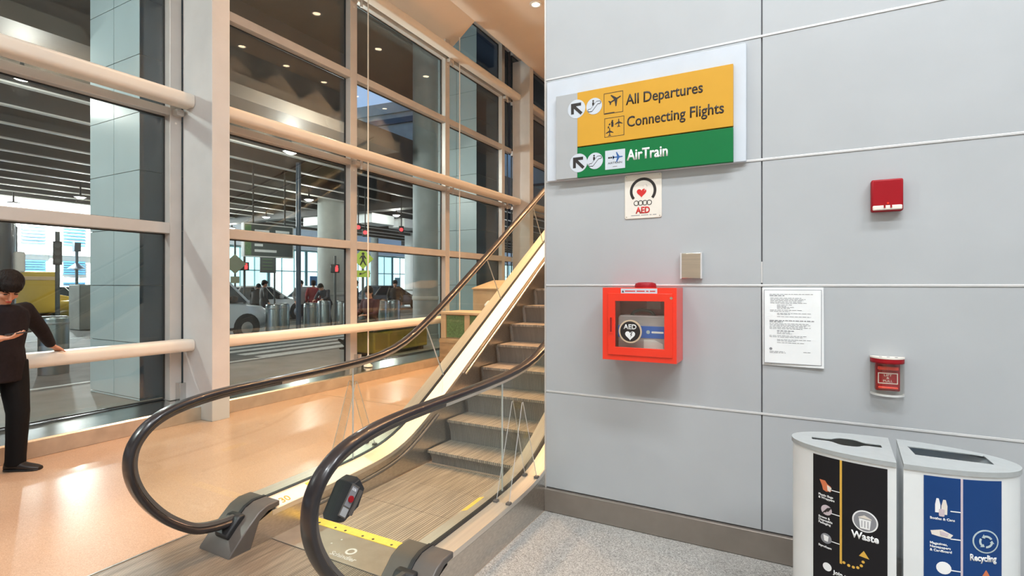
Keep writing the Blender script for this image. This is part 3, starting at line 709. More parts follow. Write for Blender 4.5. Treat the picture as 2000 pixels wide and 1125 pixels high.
t = wall_thing('cover_plate', 'small blank brushed metal box on the grey wall', 'wall plate', -.513, 1.586)
wp(MB().box(-.572, -.452, WY-.028, WY, 1.588, 1.739), 'box', 'nickel', t, bevel=.003)
for x in (-.574, -.4585): wp(MB().box(x, x+.0085, WY-.031, WY-.002, 1.586, 1.741), 'edge_flange', 'strip', t)

t = wall_thing('alarm_strobe', 'square red alarm sounder with a white strobe lens', 'fire alarm', .44, 1.92)
wp(MB().box(.374, .507, WY-.045, WY, 1.922, 2.085), 'housing', 'crim', t, bevel=.008)
wp(MB().box(.379, .502, WY-.052, WY-.04, 1.928, 1.952), 'strobe_lens', 'cream', t, bevel=.005)
wp(MB().cyl((.443, WY-.049, 1.962), (.443, WY-.044, 1.962), .005, 10), 'screw', 'red', t)
for x in (.425, .452): wp(MB().box(x, x+.007, WY-.055, WY-.044, 1.938, 1.955), 'lens_clip', 'crim', t)

t = wall_thing('fire_alarm_pull', 'red fire alarm pull station under a clear lift-up cover', 'fire alarm', .445, .99)
wp(MB().box(.393, .494, WY-.04, WY, 1.012, 1.165), 'pull_body', 'crim', t, bevel=.005)
o = wp(MB().box(.400, .487, WY-.052, WY-.04, 1.118, 1.136), 'pull_bar', 'red', t, bevel=.004)
wp(MB().box(.402, .485, WY-.05, WY-.04, 1.022, 1.034), 'pull_bar', 'red', t, bevel=.004)
pf = WY-.040
wp(MB().plate_hole([(.402, 1.048), (.485, 1.048), (.485, 1.103), (.402, 1.103)], [(.406, 1.052), (.481, 1.052), (.481, 1.099), (.406, 1.099)], 'y', pf-.001, pf), 'label_border', 'cream', t)
for s_, z in (('LIFT', 1.086), ('&', 1.0725), ('PULL', 1.057)): wtext(s_, .015, 'cream', t, .4435, z, pf, align='CENTER', sx=1.25, thick=.0008)
def half(r, n=16): return [(.445+.072*math.cos(PI+PI*i/n)*r, WY-.004-.075*math.sin(PI*i/n)*r) for i in range(n+1)]
o_, i_ = half(1), half(.955)
wp(MB().prism(o_+i_[::-1], 'z', .995, 1.158), 'clear_cover', 'acryl', t, smooth=50)
wp(MB().prism(o_+i_[::-1], 'z', 1.152, 1.176), 'cover_band', 'crim', t, smooth=50)
wp(MB().prism(half(1.02), 'z', 1.176, 1.184), 'cover_top', 'cream', t)
for x in (.405, .437, .47): wp(MB().box(x, x+.012, WY-.058, WY-.05, 1.184, 1.1855), 'vent_slot', 'inkg', t)
wp(MB().prism(o_+half(.9)[::-1], 'z', .988, .997), 'cover_lip', 'lam', t, smooth=50)

t = wall_thing('notice', 'white printed notice sheet in a thin white holder', 'notice', .017, 1.1)
wp(MB().loft([[(-.131, WY-.001, 1.534), (.166, WY-.001, 1.534), (.166, WY-.009, 1.534), (-.131, WY-.008, 1.534)], [(-.129, WY-.001, 1.1), (.168, WY-.001, 1.1), (.168, WY-.016, 1.1), (-.129, WY-.006, 1.1)]]), 'holder', 'paper', t)
def nf(y0): return WY-.0105-y0
wp(MB().plate_hole([(-.121, 1.113), (.157, 1.113), (.157, 1.522), (-.121, 1.522)], [(-.1185, 1.1155), (.1545, 1.1155), (.1545, 1.5195), (-.1185, 1.5195)], 'y', WY-.0165, WY-.006), 'border_line', 'inkg', t)
wp(MB().box(-.1185, .1545, WY-.0162, WY-.006, 1.1155, 1.5195), 'sheet', 'paper', t, smooth=0)
pr = MB(); rnd = random.Random(3)
rows = [(1.497, 0, .21, 1), (1.489, 0, .075, 2), (1.476, .004, .155, 1), (1.469, .004, .175, 1), (1.462, .004, .165, 1), (1.455, .004, .16, 1), (1.448, .004, .18, 1), (1.438, .037, .11, 1), (1.431, .037, .085, 1), (1.425, .037, .12, 1), (1.419, .037, .1, 1), (1.409, .002, .16, 1), (1.402, .002, .1, 1), (1.391, .037, .2, 1), (1.385, .037, .1, 1), (1.373, .037, .2, 1), (1.351, 0, .215, 2), (1.344, 0, .065, 2), (1.334, 0, .19, 1), (1.327, 0, .2, 1), (1.320, 0, .175, 1), (1.313, 0, .2, 1), (1.306, 0, .16, 1), (1.294, .037, .12, 2), (1.286, .037, .1, 1), (1.279, .037, .11, 1), (1.267, 0, .18, 1), (1.26, 0, .16, 1), (1.246, .037, .2, 1), (1.239, .037, .13, 1), (1.229, .037, .17, 1), (1.179, 0, .075, 1), (1.172, 0, .08, 1), (1.181, .165, .2, 1)]
for z, a, b, wgt in rows:
    x = -.093+a
    while x < -.093+b:
        l_ = rnd.uniform(.008, .022)
        pr.box(x, min(x+l_, -.093+b), WY-.0172, WY-.0158, z-.0011*wgt, z+.0011*wgt); x += l_+.004
wp(pr, 'print_lines', 'inkg', t, smooth=0)['kind'] = 'stuff'
flat(ngon((-.087, 1.193), .0075, 14), WY-.0160, .0012, 'seal', 'inkg', t)

# ------------------------------------------------------------------ waste and recycling bins
BC, BA, BF, BB, BR = (.395, 2.66), .378, .197, .175, math.radians(-4.5)
def bin_pt(t, k=0.):
    b = BF if math.sin(t) < 0 else BB; n = 2.06
    x = (BA+k)*math.copysign(abs(math.cos(t))**(2/n), math.cos(t)); y = (b+k)*math.copysign(abs(math.sin(t))**(2/n), math.sin(t))
    return (BC[0]+x*math.cos(BR)-y*math.sin(BR), BC[1]+x*math.sin(BR)+y*math.cos(BR))
def bin_loop(d0, d1, k=0., n=40): return [bin_pt(math.radians(d0+(d1-d0)*i/n), k) for i in range(n+1)]
class Front:
    """arc-length map of a bin's curved front between two angles"""
    def __init__(s, d0, d1):
        s.p = [bin_pt(math.radians(d0+(d1-d0)*i/60)) for i in range(61)]; s.l = [0]
        for a, b in zip(s.p, s.p[1:]): s.l.append(s.l[-1]+math.hypot(b[0]-a[0], b[1]-a[1]))
        s.L = s.l[-1]
    def __call__(s, u, z, w):
        i = 0
        while i < 59 and s.l[i+1] < u: i += 1
        f = (u-s.l[i])/(s.l[i+1]-s.l[i]); a, b = s.p[i], s.p[i+1]
        dx, dy = b[0]-a[0], b[1]-a[1]; q = math.hypot(dx, dy)
        return (a[0]+dx*f+dy/q*w, a[1]+dy*f-dx/q*w, z)
    def patch(s, u0, u1, z0, z1, w, n=24):
        us = [u0+(u1-u0)*i/n for i in range(n+1)]
        return MB().loft([[s(u, z0, 0.0005), s(u, z0, w), s(u, z1, w), s(u, z1, .0005)] for u in us])
    def poly(s, P, w0, w1): return MB().loft([[s(u, z, w0) for u, z in P], [s(u, z, w1) for u, z in P]])
def make_bin(name, label, d0, d1, hole, pd0, pd1, pm):
    t = thing(name, label, 'bin', (BC[0]+(-.19 if d1 > 200 else .19), BC[1], 0))
    inv = Matrix.Translation(-Vector(t.location))
    def bp(mb, n, m, **k):
        o = mb.build(n, m, t, **k); o.matrix_parent_inverse = inv; return o
    loop = bin_loop(d0, d1); hc = (sum(p[0] for p in hole)/len(hole), sum(p[1] for p in hole)/len(hole))
    inner = [(hc[0]+(p[0]-hc[0])*.95, hc[1]+(p[1]-hc[1])*.95) for p in loop]
    bp(MB().plate_hole(loop, inner, 'z', .012, .846), 'body', 'binw', smooth=30)
    bp(MB().prism(inner, 'z', .012, .03), 'base', 'black')
    bp(MB().prism([(hc[0]+(p[0]-hc[0])*.94, hc[1]+(p[1]-hc[1])*.94) for p in loop], 'z', .03, .35 if pm == 'posterk' else .70), 'liner', 'black' if pm == 'posterk' else 'bag', smooth=30)
    lo = bin_loop(d0, d1, .005); lo = [(p[0], p[1]) for p in lo]
    ld = bp(MB().plate_hole(lo, hole, 'z', .8575, .8620), 'lid', 'lid', smooth=30, bevel=.001)
    MB().plate_hole(lo, [(hc[0]+(p[0]-hc[0])*.96, hc[1]+(p[1]-hc[1])*.96) for p in lo], 'z', .843, .8578).build('lid_rim', 'lid', ld, smooth=30)
    F = Front(pd0, pd1)
    bp(F.patch(0, F.L, .275, .829, .0012), 'poster', pm, smooth=60)
    return t, F, bp, inv
slot = []
for i in range(25):
    x = .093+.256*i/24; k = math.exp(-((x-.226)/.05)**4)
    slot.append((x, 2.683-.004*i/24-.022-.040*k))
slot += [(x, 2*2.681-.004-y) for x, y in slot[::-1]]
bw, F, bp, inv = make_bin('waste_bin', 'curved white waste bin with grey lid and black poster, left of the pair', 92, 268.5, slot, 220, 264.5, 'posterk')
def pt_(F, root, inv, s, size, m, u, z, **k):
    o = text(s, size, m, root, lambda a, b, w: F(u+a, z+b, w+.0012), **k); o.matrix_parent_inverse = inv; return o
w_ = .0022
bp(F.patch(.105, .113, .405, .829, w_), 'gold_line', 'gold')
for zc, k in ((.700, 0), (.603, 1), (.487, 2)):
    bp(F.patch(.075, .105, zc-.006, zc-.003, w_), 'pointer', 'inkw')
bp(F.poly([(.028, .728), (.05, .728), (.058, .716), (.072, .708), (.074, .69), (.055, .683), (.042, .688), (.038, .705)], .001, w_), 'bag_picture', 'orange')
bp(F.poly([(.058, .712), (.075, .704), (.070, .686), (.060, .69)], w_, w_+.001), 'bag_picture', 'cream')
bp(F.poly(ngon((.055, .606), .021, 18), .001, w_), 'straw_picture', 'pinkl')
for i in range(3): bp(F.poly([(.038+i*.01, .59+i*.006), (.042+i*.01, .589+i*.006), (.064+i*.006, .615+i*.003), (.060+i*.006, .618+i*.003)], w_, w_+.001), 'straw', 'ink')
bp(F.poly(ngon((.054, .487), .021, 18), .001, w_), 'cup_picture', 'inkg'); bp(F.poly([(.044, .50), (.064, .498), (.061, .476), (.047, .477)], w_, w_+.001), 'cup_picture', 'inkw')
for s_, z in (('Plastic Bags', .661), ('& Wrappers', .649), ('Straws &', .568), ('Disposable', .556), ('Packaging', .544), ('Styrofoam', .447)): pt_(F, bw, inv, s_, .0125, 'inkw', .023, z, bold=.0003, thick=.0008)
c = (.192, .605)
bp(F.poly(ngon(c, .043, 32), .001, w_), 'waste_badge', 'inkw'); bp(F.poly(ngon(c, .038, 32), w_, w_+.0006), 'waste_badge', 'inkg')
bp(F.poly([(.172, .613), (.212, .613), (.208, .575), (.176, .575)], w_+.0006, w_+.0014), 'bin_picture', 'inkw'); bp(F.poly([(.170, .618), (.190, .629), (.214, .618), (.214, .616), (.170, .616)], w_+.0006, w_+.0014), 'bin_picture', 'cream')
for x in (.182, .192, .202): bp(F.poly([(x-.0012, .607), (x+.0012, .607), (x+.0012, .581), (x-.0012, .581)], w_+.0014, w_+.002), 'bin_line', 'inkg')
pt_(F, bw, inv, 'Waste', .040, 'inkw', .192, .530, align='CENTER', bold=.0012, sx=.85)
for i, (u, z) in enumerate([(.120, .414), (.137, .409), (.153, .408), (.168, .412), (.180, .424), (.186, .441)]): bp(F.poly(ngon((u, z), .0055, 10), .001, w_), 'arrow_dot', 'gold')
bp(F.poly([(.172, .462), (.206, .458), (.188, .486)], .001, w_), 'arrow_head', 'gold')
bp(F.poly(ngon((.058, .37), .017, 16), .001, w_), 'logo_leaf', 'inkw'); pt_(F, bw, inv, 'Join us', .022, 'inkw', .082, .352, bold=.0005)

rect = [(.446, 2.734), (.692, 2.728), (.694, 2.608), (.453, 2.611)]
br, F, bp, inv = make_bin('recycling_bin', 'curved white recycling bin with grey lid and blue poster, right of the pair', -88.5, 88, rect[::-1], 280.5, 323, 'posterb')
for o in (br,): pass
bp(F.patch(.111, .118, .275, .829, w_), 'pale_line', 'pinkl')
for zc in (.708, .605, .488): bp(F.patch(.08, .111, zc-.0045, zc-.001, w_), 'pointer', 'inkw')
bp(F.poly([(.038, .748), (.045, .748), (.050, .725), (.050, .695), (.034, .695), (.034, .725)], .001, w_), 'bottle_picture', 'inkw')
bp(F.poly([(.058, .745), (.066, .745), (.071, .722), (.070, .69), (.052, .69), (.053, .722)], .001, w_), 'bottle_picture', 'cream')
bp(F.poly(rrect(.045, .062, .682, .71, .004), w_, w_+.0008), 'can_picture', 'pinkl')
bp(F.poly([(.02, .624), (.055, .633), (.088, .617), (.078, .602), (.045, .606), (.024, .61)], .001, w_), 'paper_picture', 'cream')
bp(F.poly([(.048, .628), (.075, .620), (.07, .609), (.05, .614)], w_, w_+.0008), 'paper_picture', 'pinkl')
bp(F.poly(ngon((.060, .49), .023, 18), .001, w_), 'cup_picture', 'inkw')
for s_, z in (('Bottles & Cans', .668), ('Magazines,', .574), ('Newspapers', .561), ('& Cardboard', .548)): pt_(F, br, inv, s_, .0125, 'inkw', .018, z, bold=.0003, thick=.0008)
c = (.190, .606)
bp(F.poly(ngon(c, .043, 32), .001, w_), 'recycling_badge', 'pillar'); bp(F.poly(ngon(c, .038, 32), w_, w_+.0006), 'recycling_badge', 'posterb')
for k in range(3):
    a = k*2*PI/3+.5
    bp(F.poly(arcband(c, .016, .023, a, a+1.35, 8), w_+.0006, w_+.0014), 'recycling_arrow', 'pillar')
    e = a+1.35; bp(F.poly([(c[0]+.012*math.cos(e), c[1]+.012*math.sin(e)), (c[0]+.028*math.cos(e), c[1]+.028*math.sin(e)), (c[0]+.02*math.cos(e+.5), c[1]+.02*math.sin(e+.5))], w_+.0006, w_+.0014), 'recycling_arrow', 'pillar')
pt_(F, br, inv, 'Recycling', .033, 'inkw', .182, .533, align='CENTER', bold=.0010, sx=.70)
bp(F.poly([(.178, .478), (.204, .478), (.191, .502)], .001, w_), 'arrow_head', 'orange')

# ------------------------------------------------------------------ crates by the glass
t = thing('plywood_crate', 'low plywood crate on the floor against the glazing kerb', 'crate', (-5.5, 8.4, 0))
tp = lambda mb, n, m, root=None, **k: (lambda o: (setattr(o, 'matrix_parent_inverse', Matrix.Translation(-Vector((root or t).location))), o)[1])(mb.build(n, m, root or t, **k))
tp(MB().box(-5.93, -4.75, 8.1, 8.8, .06, .52), 'box', 'ply', bevel=.006)
for x in (-5.85, -5.4, -4.95): tp(MB().box(x, x+.09, 8.12, 8.78, 0, .06), 'runner', 'ply')
for z in (.10, .44): tp(MB().box(-5.93, -4.75, 8.085, 8.1, z, z+.05), 'batten', 'ply')
t2 = thing('green_counter', 'counter with green panels between tan posts on the plywood crate', 'counter', (-5.4, 8.45, .52))
tp(MB().box(-5.90, -4.75, 8.14, 8.78, .525, .985), 'core', 'tan', t2)
for x0, x1 in ((-5.78, -5.36), (-5.25, -4.83)):
    tp(MB().box(x0, x1, 8.125, 8.142, .545, .965), 'green_panel', 'green', t2, bevel=.003)
for x in (-5.90, -5.36, -4.83): tp(MB().box(x, x+.11, 8.105, 8.142, .525, .985), 'post', 'tan', t2, bevel=.003)
tp(MB().box(-5.95, -4.70, 8.08, 8.82, .985, 1.03), 'counter_top', 'tan', t2, bevel=.005)
t3 = thing('cardboard_carton', 'large cardboard carton with slanting lid behind the green counter', 'carton', (-5.3, 9.6, 0))
tp(MB().prism([(9.25, 0), (10.1, 0), (10.1, 1.62), (9.25, 1.46)], 'x', -5.9, -4.9), 'carton', 'card', t3, bevel=.005)
tp(MB().prism([(9.22, 1.455), (10.13, 1.63), (10.13, 1.65), (9.22, 1.475)], 'x', -5.92, -4.88), 'lid_flap', 'card', t3)
t4 = thing('white_bag', 'crumpled white bag on the counter beside the carton', 'bag', (-5.1, 8.6, 1.03))
tp(MB().loft([[(-5.1+r*math.cos(q)*(1+.22*math.sin(5*q+z*31)*math.cos(3*q)), 8.6+r*.8*math.sin(q), z) for q in [2*PI*i/14 for i in range(14)]] for r, z in ((.09, 1.031), (.12, 1.06), (.10, 1.12), (.11, 1.16), (.06, 1.22), (.03, 1.24))]), 'bag', 'lam', t4, smooth=60)

# ------------------------------------------------------------------ people
def fuse(mb, name, m, parent, voxel, it=3, fac=.5):
    o = mb.build(name, m, None, smooth=0)
    r = o.modifiers.new('r', 'REMESH'); r.mode = 'VOXEL'; r.voxel_size = voxel; r.use_smooth_shade = True
    if it:
        s = o.modifiers.new('s', 'SMOOTH'); s.factor = fac; s.iterations = it
    dg = bpy.context.evaluated_depsgraph_get(); me = bpy.data.meshes.new_from_object(o.evaluated_get(dg))
    old = o.data; o.modifiers.clear(); o.data = me; bpy.data.meshes.remove(old); me.name = name
    for p in me.polygons: p.use_smooth = True
    o.parent = parent
    return o
V = Vector
def hand(mb, w, f, pn, th, curl, k=1., thumb=.6):
    """w wrist, f finger direction, pn direction the palm faces, th side of the thumb"""
    f, pn, th = V(f).normalized(), V(pn).normalized(), V(th).normalized()
    w = V(w); mb.loft([[w+f*(d*k)+th*(math.cos(q)*a*k)+pn*(math.sin(q)*b*k) for q in [2*PI*i/12 for i in range(12)]] for d, a, b in ((-.02, .024, .018), (.0, .027, .019), (.03, .036, .018), (.07, .042, .016), (.09, .040, .013))])
    for i, (off, ln) in enumerate(((.030, .068), (.0105, .077), (-.0095, .072), (-.029, .056))):
        p = w+f*(.075*k)+th*(off*k); d = f.copy(); path = [p]; rad = [.0092*k]
        for s_, fr in enumerate((.15, .42, .27, .16)):
            a = curl*(0 if s_ == 0 else .75)
            d = (d*math.cos(a)+pn*math.sin(a)).normalized() if s_ else d
            p = p+d*(ln*fr*1.15*k); path.append(p); rad.append((.0088, .0084, .0078, .0070)[s_]*k)
        mb.tube(path, rad, 8, round_ends=True)
    d = (th*.8+f*.55+pn*.25).normalized(); p = w+f*(.02*k)+th*(.022*k); path = [p]; rad = [.0135*k]
    for s_, l_ in enumerate((.035, .03, .026)):
        p = p+d*(l_*k); path.append(p); rad.append((.0115, .0098, .0082)[s_]*k); d = (d*math.cos(thumb*.5)+(f*.8+pn*.6).normalized()*math.sin(thumb*.5)).normalized()
    mb.tube(path, rad, 8, round_ends=True)
def ell_ring(c, a, b, fw, sd, n=18): return [V(c)+V(fw)*a*math.cos(q)+V(sd)*b*math.sin(q) for q in [2*PI*i/n for i in range(n)]]
def human(root, J, vox, cvox, jm='jacket', tm='trouser', hairm='hair', shoem='shoe', hair_long=False):
    FW, SD = V(J.get('fw', (1, 0, 0))).normalized(), None
    SD = V((0, 0, 1)).cross(FW).normalized()
    P, C_, N, H = (V(J[k]) for k in ('pelvis', 'chest', 'neck', 'head'))
    up = (C_-P).normalized()
    # head frame
    hf = V(J['face']).normalized(); hs = V((0, 0, 1)).cross(hf).normalized(); hu = hf.cross(hs).normalized()
    R = Matrix((hf, hs, hu)).transposed()
    hp = lambda x, y, z: H+hf*x+hs*y+hu*z
    b = MB()
    # body: one surface
    def torso(mb, k, z0=0):
        mb.loft([ell_ring(P-up*.10, .10+k, .15+k, FW, SD), ell_ring(P, .115+k, .165+k, FW, SD), ell_ring(P+(C_-P)*.35, .105+k, .15+k, FW, SD), ell_ring(P+(C_-P)*.75, .12+k, .17+k, FW, SD), ell_ring(C_, .12+k, .185+k, FW, SD), ell_ring(C_+(N-C_)*.55, .095+k, .165+k, FW, SD), ell_ring(C_+(N-C_)*.9, .06+k*.8, .09+k, FW, SD)])
    torso(b, 0)
    b.tube([C_+(N-C_)*.5, N, N+(H-N)*.55, H-hu*.02-hf*.02], [.065, .056, .052, .055], 12)
    b.ball(hp(-.012, 0, .025), (.092, .075, .097), 16, 12, R)
    b.ball(hp(.018, 0, -.035), (.070, .060, .082), 14, 10, R)
    b.ball(hp(.052, 0, -.092), (.026, .030, .022), 10, 8, R)
    b.tube([hp(.080, 0, .012), hp(.096, 0, -.02), hp(.104, 0, -.036)], [.008, .011, .013], 8, round_ends=True)
    b.ball(hp(.080, 0, .034), (.016, .052, .012), 10, 6, R)
    b.ball(hp(.085, 0, -.066), (.010, .024, .010), 8, 6, R)
    for s_ in (1, -1):
        b.ball(hp(-.005, .077*s_, -.008), (.016, .009, .031), 8, 6, R)
        b.ball(hp(.062, .035*s_, -.03), (.022, .022, .022), 8, 6, R)
    for s_, k in ((1, 'L'), (-1, 'R')):
        sh, el, wr_ = V(J['sh'+k]), V(J['el'+k]), V(J['wr'+k])
        b.tube([C_+(N-C_)*.3+SD*.08*s_, sh, sh+(el-sh)*.5, el, el+(wr_-el)*.4, wr_], [.06, .052, .045, .039, .038, .026], 12, round_ends=True)
        hd = J['hand'+k]; hand(b, wr_, hd[0], hd[1], hd[2], hd[3], hd[4] if len(hd) > 4 else 1.)
        hi, kn, an = V(J['hip'+k]), V(J['kn'+k]), V(J['an'+k])
        b.tube([hi+up*.03, hi+(kn-hi)*.4, kn, kn+(an-kn)*.35, an], [.088, .078, .055, .052, .036], 12, round_ends=True)
        td = V(J['toe'+k]).normalized()
        b.tube([an-td*.03-V((0, 0, .03)), an+td*.08-V((0, 0, .056)), an+td*.14-V((0, 0, .062))], [.030, .022, .016], 10, round_ends=True)
    body = fuse(b, 'body', 'skin', root, vox, 2)
    e = MB()
    for s_ in (1, -1): e.ball(hp(.083, .031*s_, .012), (.006, .014, .006), 8, 6, R)
    e.build('eyes', 'ink', root)
    e = MB()
    for s_ in (1, -1): e.tube([hp(.092, .012*s_, .033), hp(.090, .03*s_, .040), hp(.078, .05*s_, .036)], [.004, .005, .003], 6)
    e.build('eyebrows', hairm, root); e = MB(); e.ball(hp(.0935, 0, -.067), (.004, .021, .004), 8, 6, R); e.build('mouth', 'inkr', root)
    h = MB()
    h.ball(hp(-.022, 0, .054), (.106, .096, .098), 16, 12, R); h.ball(hp(-.055, 0, .0), (.070, .088, .088), 14, 10, R)
    h.ball(hp(.045, 0, .092), (.052, .066, .034), 12, 8, R); h.ball(hp(.072, 0, .068), (.036, .066, .030), 12, 8, R); h.ball(hp(.055, .03, .082), (.035, .035, .026), 10, 8, R); h.ball(hp(.055, -.03, .082), (.035, .035, .026), 10, 8, R)
    for s_ in (1, -1): h.ball(hp(.018, .068*s_, .035), (.03, .016, .04), 8, 6, R)
    if hair_long: h.tube([hp(-.06, 0, .03), hp(-.09, 0, -.08), hp(-.075, .01, -.22)], [.075, .07, .04], 12, round_ends=True)
    fuse(h, 'hair', hairm, root, max(cvox*.7, .008), 2)
    # clothes
    j = MB(); torso(j, .022)
    j.loft([ell_ring(P-up*.16, .125, .185, FW, SD), ell_ring(P, .14, .19, FW, SD), ell_ring(P+up*.1, .13, .178, FW, SD)])
    j.tube([C_+(N-C_)*.55, C_+(N-C_)*1.02], [.095, .07], 14)
    for s_, k in ((1, 'L'), (-1, 'R')):
        sh, el, wr_ = V(J['sh'+k]), V(J['el'+k]), V(J['wr'+k])
        j.tube([C_+(N-C_)*.4+SD*.06*s_, sh, sh+(el-sh)*.5, el, el+(wr_-el)*.45, el+(wr_-el)*.95], [.075, .074, .064, .058, .052, .041], 12)
    fuse(j, 'jacket', jm, root, cvox, 3)
    tr = MB(); tr.loft([ell_ring(P+up*.06, .118, .168, FW, SD), ell_ring(P-up*.03, .13, .18, FW, SD), ell_ring(P-up*.12, .10, .16, FW, SD)])
    for k in 'LR':
        hi, kn, an = V(J['hip'+k]), V(J['kn'+k]), V(J['an'+k])
        tr.tube([hi+up*.02, hi+(kn-hi)*.35, kn, kn+(an-kn)*.4, kn+(an-kn)*.9, kn+(an-kn)*1.1], [.102, .096, .077, .073, .068, .07], 14)
    fuse(tr, 'trousers', tm, root, cvox, 3)
    for k in 'LR':
        an = V(J['an'+k]); td = V(J['toe'+k]).normalized(); ts = V((0, 0, 1)).cross(td)
        if ts.length < .1: ts = SD
        ts.normalize(); tu = td.cross(ts).normalized()
        prof = [(-.075, .03, .06), (-.06, .042, .10), (-.02, .046, .118), (.04, .044, .075), (.10, .048, .055), (.155, .044, .042), (.19, .028, .03)]
        s = MB(); base = an-tu*.085
        s.loft([[base+td*d+ts*(w*math.cos(q))+tu*(hh*.5+hh*.5*math.sin(q)) for q in [2*PI*i/14 for i in range(14)]] for d, w, hh in prof])
        sh_ = s.build('shoe', shoem, root, smooth=60)
        s = MB(); s.loft([[base+td*d+ts*((w+.003)*math.cos(q))+tu*(.008+.010*math.sin(q)) for q in [2*PI*i/14 for i in range(14)]] for d, w, hh in prof]).build('sole', 'black', sh_, smooth=60)
    return body

man = thing('person', 'person in black jacket reading a phone, one hand on the rail', 'person', (-5.61, 1.70, 0), math.radians(10))
Jm = dict(pelvis=(-.03, .01, .92), chest=(-.05, .03, 1.25), neck=(-.01, .03, 1.40), head=(.075, .03, 1.525), face=(.66, -.16, -.72),
          shL=(-.08, .225, 1.335), elL=(-.215, .42, 1.145), wrL=(-.35, .575, .985), handL=((-.46, .78, -.42), (-.2, -.1, -1), (.75, .45, -.1), .30),
          shR=(-.02, -.17, 1.355), elR=(.05, -.265, 1.09), wrR=(.235, -.10, 1.135), handR=((.85, .42, .10), (-.1, .15, 1), (-.3, .9, .1), .55),
          hipL=(-.03, .11, .90), knL=(.0, .135, .49), anL=(-.05, .145, .087), toeL=(.9, .42, 0),
          hipR=(-.03, -.09, .90), knR=(.04, -.10, .49), anR=(.02, -.11, .087), toeR=(1, -.15, 0))
human(man, Jm, .0052, .012)
ph = thing('mobile_phone', 'dark mobile phone held in the hand of the standing person', 'phone', (-5.61, 1.70, 0), math.radians(10))
pr_ = MB(); cc, pu, pv, pw = V((.335, -.04, 1.168)), V((.80, .42, .12)).normalized(), None, None
pv = V((-.42, .80, 0)).normalized(); pw = pu.cross(pv).normalized()
def phb(l, w, t0, t1): return MB().loft([[cc+pu*x+pv*y+pw*t for x, y in rrect(-l, l, -w, w, .01)] for t in (t0, t1)])
phb(.073, .036, 0, .009).build('case', 'black', ph, bevel=.002); phb(.069, .033, .009, .0096).build('screen', 'phone', ph)

# ------------------------------------------------------------------ outside: ground, decks, pillars
struct(MB().box(-60, -6.46, -30, 80, -.20, -.004).build('ground', 'asphalt'))
struct(MB().box(-9.6, -6.47, -30, 80, -.1, .0).build('pavement', 'walk'))
cw = MB()
for i in range(7): cw.box(-13.8+i*.62, -13.45+i*.62, 6.2, 9.3, -.003, .004)
for i in range(7):
    o = MB().box(-13.9+i*.62, -13.6+i*.62, 7.2, 11.6, -.003, .003).build('crossing_stripe', 'roadw'); o['kind'] = 'structure'
for x, y0, y1 in ((-9.9, -10, 60), (-18.2, -10, 60)):
    o = MB().box(x, x+.12, y0, y1, -.003, .003).build('road_line', 'roadw'); o['kind'] = 'structure'

def clad(name, label, x0, x1, y0, y1, top):
    t = thing(name, label, 'pillar', ((x0+x1)/2, (y0+y1)/2, 0), 0)
    inv = Matrix.Translation(-V(t.location))
    def q(mb, n, m, **k):
        o = mb.build(n, m, t, **k); o.matrix_parent_inverse = inv
    q(MB().box(x0+.02, x1-.02, y0+.02, y1-.02, 0, top), 'core', 'wall_back')
    zs = [0, .03]+[.77*i for i in range(1, 13)]; zs = [z for z in zs if z < top]+[top]
    xm = (x0+x1)/2
    for a, b in zip(zs, zs[1:]):
        for u0, u1 in ((x0, xm), (xm, x1)):
            q(MB().box(u0+.005, u1-.005, y0, y0+.025, a+.005, b-.005), 'panel', 'pillar', smooth=0)
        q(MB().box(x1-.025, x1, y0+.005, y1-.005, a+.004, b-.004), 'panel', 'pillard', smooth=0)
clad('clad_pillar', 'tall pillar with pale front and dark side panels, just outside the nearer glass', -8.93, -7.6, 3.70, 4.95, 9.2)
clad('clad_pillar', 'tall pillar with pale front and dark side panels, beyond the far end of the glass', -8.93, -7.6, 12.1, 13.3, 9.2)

# lower deck over the road: dark slab on pale steel beams running along the building
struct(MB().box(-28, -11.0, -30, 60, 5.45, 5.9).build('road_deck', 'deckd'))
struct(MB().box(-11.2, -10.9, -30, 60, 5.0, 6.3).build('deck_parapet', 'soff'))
x = -11.8
while x > -27.6:
    o = MB().box(x-.02, x+.02, -30, 60, 5.03, 5.45).build('deck_beam', 'beamw'); o['kind'] = 'structure'; MB().box(x-.065, x+.065, -30, 60, 5.0, 5.03).build('beam_flange', 'beam', o)
    x -= 1.5
for y in (1.0, 17.0, 33.0):
    o = MB().box(-27.8, -11.2, y-.25, y+.25, 4.75, 5.45).build('deck_girder', 'beamw'); o['kind'] = 'structure'
# soffit by the building; roof and dark block added to hide sky behind upper panes
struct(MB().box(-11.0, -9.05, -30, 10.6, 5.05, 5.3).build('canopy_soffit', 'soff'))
struct(MB().box(-14.5, -6.6, -30, 60, 9.2, 9.5).build('sky_blocking_roof', 'soff'))
struct(MB().box(-30, -13, -30, 12.5, 5.9, 12).build('sky_blocking_mass', 'soff'))
